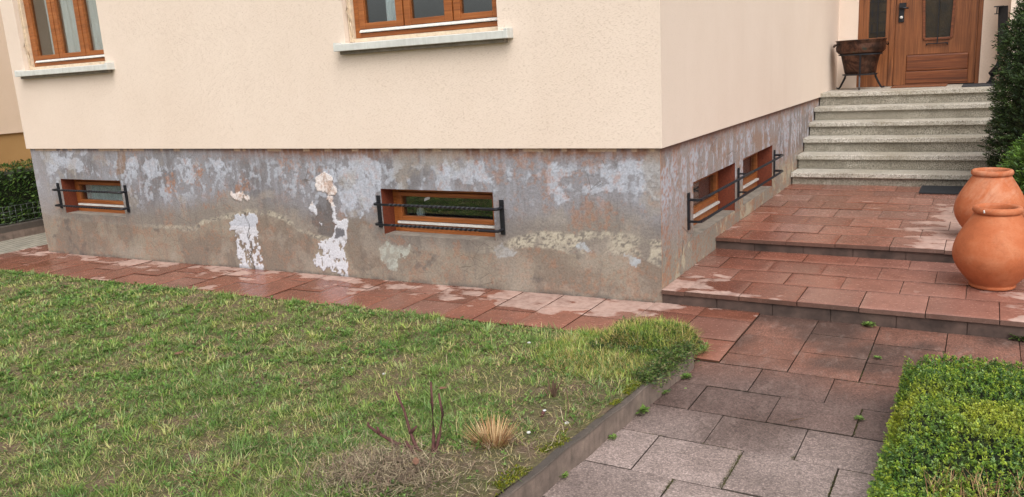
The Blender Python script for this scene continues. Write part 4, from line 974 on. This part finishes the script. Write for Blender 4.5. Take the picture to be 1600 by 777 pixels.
def mound(name, label, catg, x0, x1, y0, y1, z0, h, nshoot, per, leafL, pal, yellow=None, seed=1, rx=.12, hf=None, base_mesh=True):
    """low clipped evergreen: shoots on a rounded box surface, each with a rosette of leaves"""
    cx, cy = (x0+x1)/2, (y0+y1)/2; r = thing(name, (cx, cy, z0), label, catg)
    A, B = (x1-x0)/2, (y1-y0)/2
    def top(x, y):
        ex = np.clip((A-np.abs(x-cx))/rx, 0, 1); ey = np.clip((B-np.abs(y-cy))/rx, 0, 1)
        e = np.sqrt(np.clip(1-(1-ex)**2, 0, 1))*np.sqrt(np.clip(1-(1-ey)**2, 0, 1))
        t = h*e*(.86+.28*fbm(x, y, 5, 3, seed))
        return t*(hf(x, y) if hf else 1)
    # solid dark core added to stop views through the leaves, not stems
    xs = np.linspace(x0+.01, x1-.01, 50); ys = np.linspace(y0+.01, y1-.01, 50); X, Y = np.meshgrid(xs, ys, indexing='ij'); Z = z0+top(X, Y)*.86-.02
    idx = np.arange(2500).reshape(50, 50); F = np.stack([idx[:-1, :-1], idx[1:, :-1], idx[1:, 1:], idx[:-1, 1:]], -1).reshape(-1, 4)
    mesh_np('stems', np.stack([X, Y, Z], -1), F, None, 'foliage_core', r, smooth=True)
    n = nshoot; u = rng.uniform(-1, 1, n)*A; v = rng.uniform(-1, 1, n)*B
    side = rng.random(n) < .45                                # shoots on the flanks
    s = rng.integers(0, 4, n); t = 1-np.abs(rng.normal(0, .05, n))
    u = np.where(side & (s == 0), -A*t, u); v = np.where(side & (s >= 1), -B*t, v)
    x = cx+u; y = cy+v; tz = top(x, y); z = z0+tz
    frac = np.where(side, rng.uniform(.1, 1, n), 1); z = z0+tz*frac+np.where(side, .1*h*frac, 0)
    z = np.where(side, z0+rng.uniform(.0, 1, n)*h*.8, z)
    dep = rng.uniform(0, .035, n); z = z-dep
    nx = np.where(side & (s == 0), -.8, (x-cx)/A*.3); ny = np.where(side & (s >= 1), -.8, (y-cy)/B*.3); nz = np.where(side, .5, 1.0)
    Nn = np.stack([nx, ny, nz], 1)+rng.normal(0, .3, (n, 3)); Nn /= np.linalg.norm(Nn, axis=1, keepdims=True)
    pos = np.stack([x, y, z], 1)
    Pm = np.repeat(pos, per, 0); Nm = np.repeat(Nn, per, 0); m_ = len(Pm)
    rnd = rng.normal(size=(m_, 3)); rnd /= np.linalg.norm(rnd, axis=1, keepdims=True)
    rad = np.cross(Nm, rnd); rad /= np.linalg.norm(rad, axis=1, keepdims=True)
    e = rng.uniform(.1, 1.1, (m_, 1)); D = rad*np.cos(e)+Nm*np.sin(e)
    Pm = Pm-Nm*rng.uniform(0, .02, (m_, 1))
    L = rng.uniform(.6, 1.15, m_)*leafL
    pal = np.array(pal); q = fbm(x, y, 2.6, 4, seed+40, .6); C = pal[rng.integers(0, len(pal), n)]
    if yellow is not None:
        f = yellow(x, y, q)[:, None]; C = C*(1-f)+lin(188, 188, 62)*f
    C = np.repeat(C, per, 0)*rng.uniform(.7, 1.3, (m_, 1))
    V, F, Cc = leaves(Pm, D, L, L*rng.uniform(.38, .55, m_), C, .18, Nm)
    mesh_np('leaves', V, F, Cc, 'leaf', r)
    return r, top
def shrubs():
    pal = [lin(136, 162, 56), lin(110, 146, 50), lin(164, 182, 68), lin(84, 120, 52), lin(124, 154, 88), lin(66, 98, 50)]
    yl = lambda x, y, q: np.clip(sst(.30, .0, np.abs(y+1.93+.25*(x-2)))*.62*sst(.42, .62, q)*(.4+.6*rng.random(len(x)))+sst(.55, .7, q)*.2, 0, .62)
    hf = lambda x, y: 1-.35*sst(-2.1, -2.5, y)
    r, top = mound('low_shrub', 'clipped low evergreen shrub with green and yellow leaves beside the slab path', 'shrub', 1.675, 2.9, -2.62, -1.20, -.02, .325, 29000, 8, .0122, pal, yl, 3, .13, hf)
    # dry stalks at its near right side
    n = 420; x = rng.uniform(1.85, 2.5, n); y = rng.uniform(-2.6, -2.36, n); C = np.array([lin(150, 118, 80), lin(120, 84, 62), lin(178, 152, 108)])[rng.integers(0, 3, n)]
    V, F, Cc = blades(np.stack([x, y, top(x, y)-.04], 1), rng.uniform(.04, .10, n), rng.uniform(.002, .0035, n), rng.uniform(0, 6.28, n), rng.uniform(.1, 1.2, n), rng.uniform(-.3, .5, n), C)
    mesh_np('dry_stalks', V, F, Cc, 'dry_stem', r)
    # creeping clump on the lawn's end
    pal2 = [lin(92, 116, 56), lin(74, 98, 52), lin(110, 132, 64), lin(62, 80, 46), lin(122, 116, 78)]
    r, top = mound('ground_cover', 'tangled low evergreen clump spilling over the kerb at the lawn corner', 'shrub', .03, .555, -1.34, -.81, .03, .15, 6400, 7, .014, pal2, None, 9, .16)
    n = 17000; x = rng.uniform(-.28, .56, n); y = rng.uniform(-1.78, -.82, n)
    k = (((x-.17)/.46)**2+((y+1.22)/.55)**2 < 1); x, y = x[k], y[k]; n = len(x); q = fbm(x, y, 7, 3, 400)
    zb = np.maximum(lawn_h(x, y), .03+top(x, y)*.93)
    C = np.array([lin(128, 150, 62), lin(100, 128, 50), lin(168, 166, 84), lin(182, 158, 106), lin(84, 110, 48)])[np.clip((q*7+rng.normal(0, .9, n)).astype(int)-1, 0, 4)]*rng.uniform(.75, 1.2, (n, 1))
    V, F, Cc = blades(np.stack([x, y, zb-.01], 1), rng.uniform(.03, .08, n), rng.uniform(.002, .0035, n), rng.uniform(0, 6.28, n), np.clip(rng.normal(.95, .35, n), 0, 1.4), rng.uniform(0, .6, n), C)
    mesh_np('grass_tuft', V, F, Cc, 'grass_blade', r)
    # dark drooping leaves along the kerb
    n = 5200; y = rng.uniform(-1.72, -1.15, n); x = kerb_x(y)-.03+rng.normal(0, .035, n); z = .10+rng.uniform(-.015, .05, n)-np.clip(x-kerb_x(y), 0, 1)*.6
    D = rng.normal(size=(n, 3)); D[:, 2] = np.abs(D[:, 2])*.5; C = np.array(pal2)[rng.integers(0, 5, n)]*rng.uniform(.7, 1.2, (n, 1))
    L = rng.uniform(.01, .024, n); V, F, Cc = leaves(np.stack([x, y, z], 1), D, L, L*.35, C)
    mesh_np('trailing_leaves', V, F, Cc, 'leaf', r)
shrubs()
def conifer(name, label, cx, cy, z0, prof, nspray, pal, seed, trunk_r=.05, spray=.11, core_k=.84):
    """column of yew-like sprays: prof = list of (z, radius)"""
    r = thing(name, (cx, cy, z0), label, 'conifer')
    zz = [p[0] for p in prof]; rr = [p[1] for p in prof]
    m = MB(); m.tube([(cx, cy, z0-.05), (cx+.02, cy, (z0+zz[-1])/2), (cx, cy, zz[-1]-.1)], [trunk_r, trunk_r*.7, .01], 8); tr = m.build('trunk', 'bark', r)
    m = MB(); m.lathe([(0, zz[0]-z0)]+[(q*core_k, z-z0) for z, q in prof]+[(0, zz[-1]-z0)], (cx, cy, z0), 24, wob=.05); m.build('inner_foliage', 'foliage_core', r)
    n = nspray; z = rng.uniform(zz[0], zz[-1], n); R0 = np.interp(z, zz, rr); a = rng.uniform(0, 2*np.pi, n)
    lump = .86+.3*fbm(a*2.0, z*3.2, 1.6, 3, seed)
    rad = R0*lump*(1-.28*rng.random(n)**2)
    pos = np.stack([cx+np.cos(a)*rad, cy+np.sin(a)*rad, z], 1)
    out = np.stack([np.cos(a), np.sin(a), rng.uniform(.1, 1.0, n)], 1)+rng.normal(0, .3, (n, 3)); out /= np.linalg.norm(out, axis=1, keepdims=True)
    per = 12; P2 = np.repeat(pos, per, 0); O2 = np.repeat(out, per, 0); t = np.tile(np.linspace(0, 1, per), n)[:, None]
    side = np.repeat(np.cross(out, rng.normal(size=(n, 3))), per, 0); side /= np.linalg.norm(side, axis=1, keepdims=True)
    sg = np.tile(np.where(np.arange(per) % 2 == 0, 1, -1), n)[:, None]
    D = O2*.55+side*sg*.9*(1-.5*t)
    base = P2-O2*spray*.5+O2*t*spray; L = rng.uniform(.7, 1.2, n*per)*spray*.36
    C = np.array(pal)[rng.integers(0, len(pal), n)]; C = np.repeat(C, per, 0)*rng.uniform(.75, 1.25, (n*per, 1)); C = C*(1+.7*np.clip(t-.5, 0, 1))
    V, F, Cc = leaves(base, D, L, L*.30, C, .05)
    mesh_np('crown', V, F, Cc, 'needle', r)
    return r
conifer('conifer', 'tall dark green clipped yew column right of the granite steps', 2.72, 4.0, .0, [(.12, .40), (.35, .60), (.62, .66), (.94, .70), (1.2, .69), (1.44, .66), (1.74, .63), (2.03, .52), (2.3, .34), (2.55, .14), (2.65, .02)], 9000,
        [lin(40, 58, 30), lin(52, 72, 36), lin(32, 48, 26), lin(64, 84, 42)], 11, .07)
conifer('conifer', 'low bright green yew bush behind the terracotta pots', 2.52, 2.55, .0, [(.15, .22), (.3, .36), (.5, .42), (.7, .40), (.85, .30), (1.0, .16), (1.08, .02)], 2600,
        [lin(74, 104, 38), lin(92, 124, 44), lin(58, 84, 36)], 12, .03, .10)
def left_hedge():
    r = thing('hedge', (-9.7, 2.5, -.12), 'dense dark green hedge on the plot boundary left of the house', 'hedge')
    zt = .79; xf = -9.33; y0, y1 = -2.6, 7.0
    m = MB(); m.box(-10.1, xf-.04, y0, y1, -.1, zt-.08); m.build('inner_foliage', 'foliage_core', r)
    n = 26000; y = rng.uniform(y0, y1, n); top = rng.random(n) < .25; lump = (fbm(y, y*0, 2.2, 3, 500)-.5)*.12
    z = np.where(top, zt+lump+rng.normal(0, .015, n), rng.uniform(-.02, zt, n)); x = np.where(top, rng.uniform(-10.1, xf, n), xf+rng.normal(0, .03, n)+(fbm(y, z, 3, 3, 510)-.5)*.12)
    D = np.stack([rng.uniform(.1, 1, n), rng.normal(0, .6, n), rng.uniform(-.1, 1, n)], 1); L = rng.uniform(.03, .07, n)
    C = np.array([lin(64, 92, 40), lin(84, 116, 50), lin(48, 72, 34), lin(104, 130, 62)])[rng.integers(0, 4, n)]*rng.uniform(.7, 1.2, (n, 1))
    V, F, Cc = leaves(np.stack([x, y, z], 1), D, L, L*.4, C); mesh_np('leaves', V, F, Cc, 'leaf', r)
    n = 260; y = rng.uniform(.0, 1.4, n); 
    V, F, Cc = blades(np.stack([rng.uniform(-9.7, -9.4, n), y, zt-.05+0*y], 1), rng.uniform(.06, .22, n), np.full(n, .004), rng.uniform(0, 6.28, n), rng.uniform(.1, .9, n), rng.uniform(0, .4, n), np.tile(lin(150, 112, 60), (n, 1)))
    mesh_np('bare_twigs', V, F, Cc, 'dry_stem', r)
    m = MB(); m.box(-9.36, -9.19, y0, y1, -.25, .055)
    tag(m.build('boundary_kerb', 'edging', None, .01, base=(-9.27, 2, -.12)), 'low mossy concrete kerb under the hedge left of the house', 'kerb')
    r = thing('wire_fence', (-9.24, 2, .055), 'low galvanised wire mesh fence standing against the left hedge', 'fence')
    m = MB()
    for k in range(120):
        yy = y0+.08*k; m.tube([(-9.245, yy, .05), (-9.24, yy, .30)], .0014, 4)
    for z in (.08, .155, .23, .30): m.tube([(-9.247, y0, z), (-9.247, y1, z)], .0014, 4)
    m.build('mesh', 'wire', r)
    for k in range(5):
        m = MB(); m.tube([(-9.26, y0+.2+k*2.2, .05), (-9.26, y0+.2+k*2.2, .5)], .012, 8); m.build('post', 'edging', r)
left_hedge()
def small_plants():
    # rose stump
    r = thing('rose_stump', (-.05, -2.83, .06), 'leafless dark red rose stems rising from the dead grass near the path kerb', 'rose bush')
    br = [[(-.02, -2.84, .04), (-.03, -2.80, .14), (-.055, -2.76, .26), (-.06, -2.75, .345)], [(-.02, -2.84, .05), (-.015, -2.78, .14), (-.01, -2.75, .22), (-.03, -2.74, .30)],
          [(-.02, -2.85, .05), (-.13, -2.80, .08), (-.18, -2.77, .12), (-.22, -2.75, .2), (-.26, -2.75, .28)], [(-.13, -2.80, .075), (-.25, -2.79, .07), (-.36, -2.77, .085), (-.44, -2.75, .10), (-.45, -2.74, .11)],
          [(-.36, -2.77, .085), (-.37, -2.77, .115)], [(-.03, -2.83, .05), (-.09, -2.87, .09), (-.12, -2.88, .14)], [(-.18, -2.77, .12), (-.15, -2.76, .15)]]
    br = [[(x_, y_, z_+.03+(z_-.05)*.12) for x_, y_, z_ in b] for b in br]
    for b in br:
        m = MB(); k = len(b); m.tube(b, [.0095-.005*i/(k-1) for i in range(k)], 7)
        for i in range(1, k-1):
            p = Vector(b[i]); m.tube([p, p+Vector((random.uniform(-.015, .015), -.008, .012))], [.0035, .0008], 4)
        m.build('stem', 'twig', r)
    # clipped straw tuft
    r = thing('grass_stubble', (.145, -2.6, .08), 'fan-shaped tuft of cut straw-coloured stalks near the path kerb', 'grass tuft')
    n = 330; a = rng.uniform(0, 6.28, n); q = rng.random(n)**.5*.075; x = .145+np.cos(a)*q; y = -2.6+np.sin(a)*q*.8
    C = np.array([lin(204, 170, 122), lin(180, 140, 98), lin(222, 196, 152), lin(150, 108, 76)])[rng.integers(0, 4, n)]*rng.uniform(.75, 1.1, (n, 1))
    out = np.arctan2((y+2.6), (x-.145)); lean = np.clip(q/.07*.85+rng.normal(0, .15, n), 0, 1.35)
    V, F, Cc = blades(np.stack([x, y, lawn_h(x, y)-.005], 1), rng.uniform(.05, .135, n), rng.uniform(.0028, .005, n), out, lean, rng.uniform(-.05, .15, n), C)
    mesh_np('stalks', V, F, Cc, 'dry_stem', r)
    # dry woody weed
    r = thing('dry_weed', (.16, -2.02, .09), 'grey withered woody stump standing in the lawn beside the corner clump', 'dead plant')
    m = MB(); b0 = Vector((.15, -2.04, .06))
    for k in range(9):
        d_ = Vector((random.uniform(-.05, .05), random.uniform(-.03, .03), random.uniform(.08, .15))); m.tube([b0+Vector((random.uniform(-.01, .01), 0, 0)), b0+d_*.5, b0+d_+Vector((random.uniform(-.02, .02), 0, 0))], [.007, .005, .0015], 5)
    m.tube([(.25, -2.08, .2), (.29, -2.14, .14), (.32, -2.2, .10)], [.002, .003, .003], 5)
    m.build('stems', 'bark', r)
    r = thing('dry_weed', (.215, -2.27, .09), 'small pruned stub with a pale cut end in the lawn near the kerb', 'dead plant')
    m = MB(); m.tube([(.2, -2.27, .07), (.212, -2.265, .10), (.222, -2.26, .125)], [.009, .008, .009], 8); m.build('stem', 'twig', r)
    m = MB(); m.lathe([(0, .004), (.0075, .003), (.009, 0)], (.2235, -2.26, .126), 10); m.build('cut_end', 'jar_white', r)
    # joint weeds
    spots = [((1.385, -.03, -.01), 'small leafy weed growing at the foot of the lower terrace step', .05), ((.53, -1.83, -.01), 'leafy weed rosette growing between kerb and path, the largest along the kerb', .06),
             ((.52, -2.15, -.01), 'small weed at the foot of the kerb where the path turns pale', .028), ((.468, -2.57, -.01), 'tiny weed sprout at the foot of the kerb, nearest the camera', .03),
             ((.60, -1.30, -.01), 'weed at the path end of the kerb below the evergreen clump', .04), ((2.21, .0, -.01), 'dark leafy weed by the terrace step at the right edge of the path', .07),
             ((1.512, -1.50, -.01), 'small weed in a slab joint beside the low shrub', .025), ((1.50, -.62, -.01), 'tiny weed in the slab joint just behind the low shrub', .02), ((.565, -1.55, -.01), 'flat weed seedling at the foot of the kerb under the trailing leaves', .03)]
    for (p, lb, s) in spots:
        n = int(40+s*900); a = rng.uniform(0, 6.28, n); q = rng.random(n)*s*.8; el = rng.uniform(.0, .6, n)
        pos = np.stack([p[0]+np.cos(a)*q*.7, p[1]+np.sin(a)*q*.7, p[2]+rng.uniform(0, s*.25, n)+.002], 1); D = np.stack([np.cos(a)*np.cos(el), np.sin(a)*np.cos(el), np.sin(el)], 1)
        C = np.array([lin(112, 142, 66), lin(92, 124, 58), lin(134, 158, 84)])[rng.integers(0, 3, n)]*(.55 if s in (.07,) else 1)
        L = rng.uniform(.35, .6, n)*max(s, .03); V, F, Cc = leaves(pos, D, L, L*.5, C, .15, np.tile([[0, 0, 1.]], (n, 1)))
        tag(mesh_np('weed', V, F, Cc, 'leaf', base=p), lb, 'weed', 'weeds along the path')
    # moss in the joints
    def strip(pts, w_, n):
        pts = np.array(pts); seg = rng.integers(0, len(pts)-1, n); t = rng.random(n)[:, None]
        q = pts[seg]*(1-t)+pts[seg+1]*t+rng.normal(0, w_, (n, 2)); return q
    J = [([(.697, -.70), (.69, -1.0)], .004, 500), ([(1.45, -.5), (1.448, -1.0)], .004, 600), ([(1.10, -2.04), (1.098, -2.38)], .006, 700), ([(1.318, -1.72), (1.308, -2.02)], .006, 500), ([(1.512, -1.36), (1.51, -1.68)], .004, 300),
         ([(.90, -2.39), (.90, -2.7)], .005, 400), ([(1.5, -2.04), (1.5, -2.3)], .004, 300), ([(1.08, -.68), (1.08, -.99)], .003, 200), ([(1.08, -1.02), (1.8, -1.02)], .003, 400), ([(.5, -2.02), (1.7, -2.03)], .003, 300)]
    q = np.concatenate([strip(*j) for j in J]); q = q[fbm(q[:, 0], q[:, 1], 9, 2, 700) > .48]; n = len(q)
    D = rng.normal(size=(n, 3)); D[:, 2] = np.abs(D[:, 2]); L = rng.uniform(.003, .007, n); C = np.array([lin(84, 88, 44), lin(104, 102, 56), lin(70, 66, 46)])[rng.integers(0, 3, n)]
    V, F, Cc = leaves(np.concatenate([q, np.full((n, 1), -.016)], 1), D, L, L*.5, C)
    tag(mesh_np('moss', V, F, Cc, 'leaf'), 'thin lines of moss and seedlings in the joints of the slab path', 'moss', kind='stuff')
    y = rng.uniform(-3.2, -1.7, 6000); x = kerb_x(y)-.065+rng.normal(0, .022, 6000); keep = x < kerb_x(y)-.02; x, y = x[keep], y[keep]; n = len(x); kk = fbm(x, y, 6, 3, 600) > .5; x, y = x[kk], y[kk]; n = len(x)
    D = rng.normal(size=(n, 3)); D[:, 2] = np.abs(D[:, 2])+.5; L = rng.uniform(.006, .014, n); C = np.array([lin(136, 136, 34), lin(112, 118, 36), lin(92, 104, 40)])[rng.integers(0, 3, n)]
    V, F, Cc = leaves(np.stack([x, y, np.maximum(lawn_h(x, y), .092)+.001], 1), D, L, L*.5, C)
    tag(mesh_np('kerb_moss', V, F, Cc, 'leaf'), 'yellow-green moss cushions along the top edge of the path kerb', 'moss', kind='stuff')
    # fallen leaves, twig, pebbles
    def dleaf(p, lb, s, rot):
        m = MB(); c, sn = math.cos(rot), math.sin(rot); pts = [(-1, 0, .1), (-.4, .45, .35), (.3, .5, .2), (1, .05, .5), (.35, -.5, .3), (-.4, -.45, .05)]
        vs = [(p[0]+s*(a*c-b*sn), p[1]+s*(a*sn+b*c), p[2]+s*z*.7) for a, b, z in pts]+[(p[0], p[1], p[2]+s*.02)]
        m.add(vs, [(i, (i+1) % 6, 6) for i in range(6)], 0, False); o = m.build('fallen_leaf', 'dead_leaf', base=p)
        so_ = o.modifiers.new('s', 'SOLIDIFY'); so_.thickness = .0008
        tag(o, lb, 'leaf', 'fallen brown leaves')
    dleaf((-.49, -2.08, float(lawn_h(-.49, -2.08))+.025), 'curled brown leaf lying on the lawn beyond the rose stems', .026, .4)
    dleaf((-2.6, -2.12, float(lawn_h(-2.6, -2.12))+.025), 'reddish fallen leaf lying on the left part of the lawn', .032, 1.2)
    dleaf((.02, -3.0, float(lawn_h(.02, -3.0))+.045), 'brown leaf on the dead grass heap nearest the camera', .028, 2.2)
    dleaf((1.93, -2.12, .275), 'orange-brown leaf caught on top of the low shrub', .025, .3)
    m = MB(); m.tube([(1.22, -1.66, -.004), (1.25, -1.645, .004), (1.285, -1.62, .006)], [.002, .003, .0015], 6); tag(m.build('twig', 'bark', base=(1.25, -1.645, 0)), 'pale bent twig lying on the slab path', 'twig')
    for (x, y, lb) in [(-.427, -1.233, 'grey pebble in the lawn left of the corner clump'), (-1.02, -1.93, 'small white pebble in the middle of the lawn'), (-1.35, -1.92, 'small white pebble left of another in the middle of the lawn'), (.36, -2.3, 'pale pebble lying on bare soil behind the path kerb'), (.24, -2.45, 'pale pebble beside the straw tuft')]:
        m = MB(); z = float(lawn_h(x, y))+.006; m.lathe([(0, -.005), (.007, -.004), (.010, .001), (.006, .006), (0, .007)], (x, y, z), 9, wob=.25); tag(m.build('pebble', 'sill', base=(x, y, z)), lb, 'pebble', 'pebbles in the lawn')
small_plants()
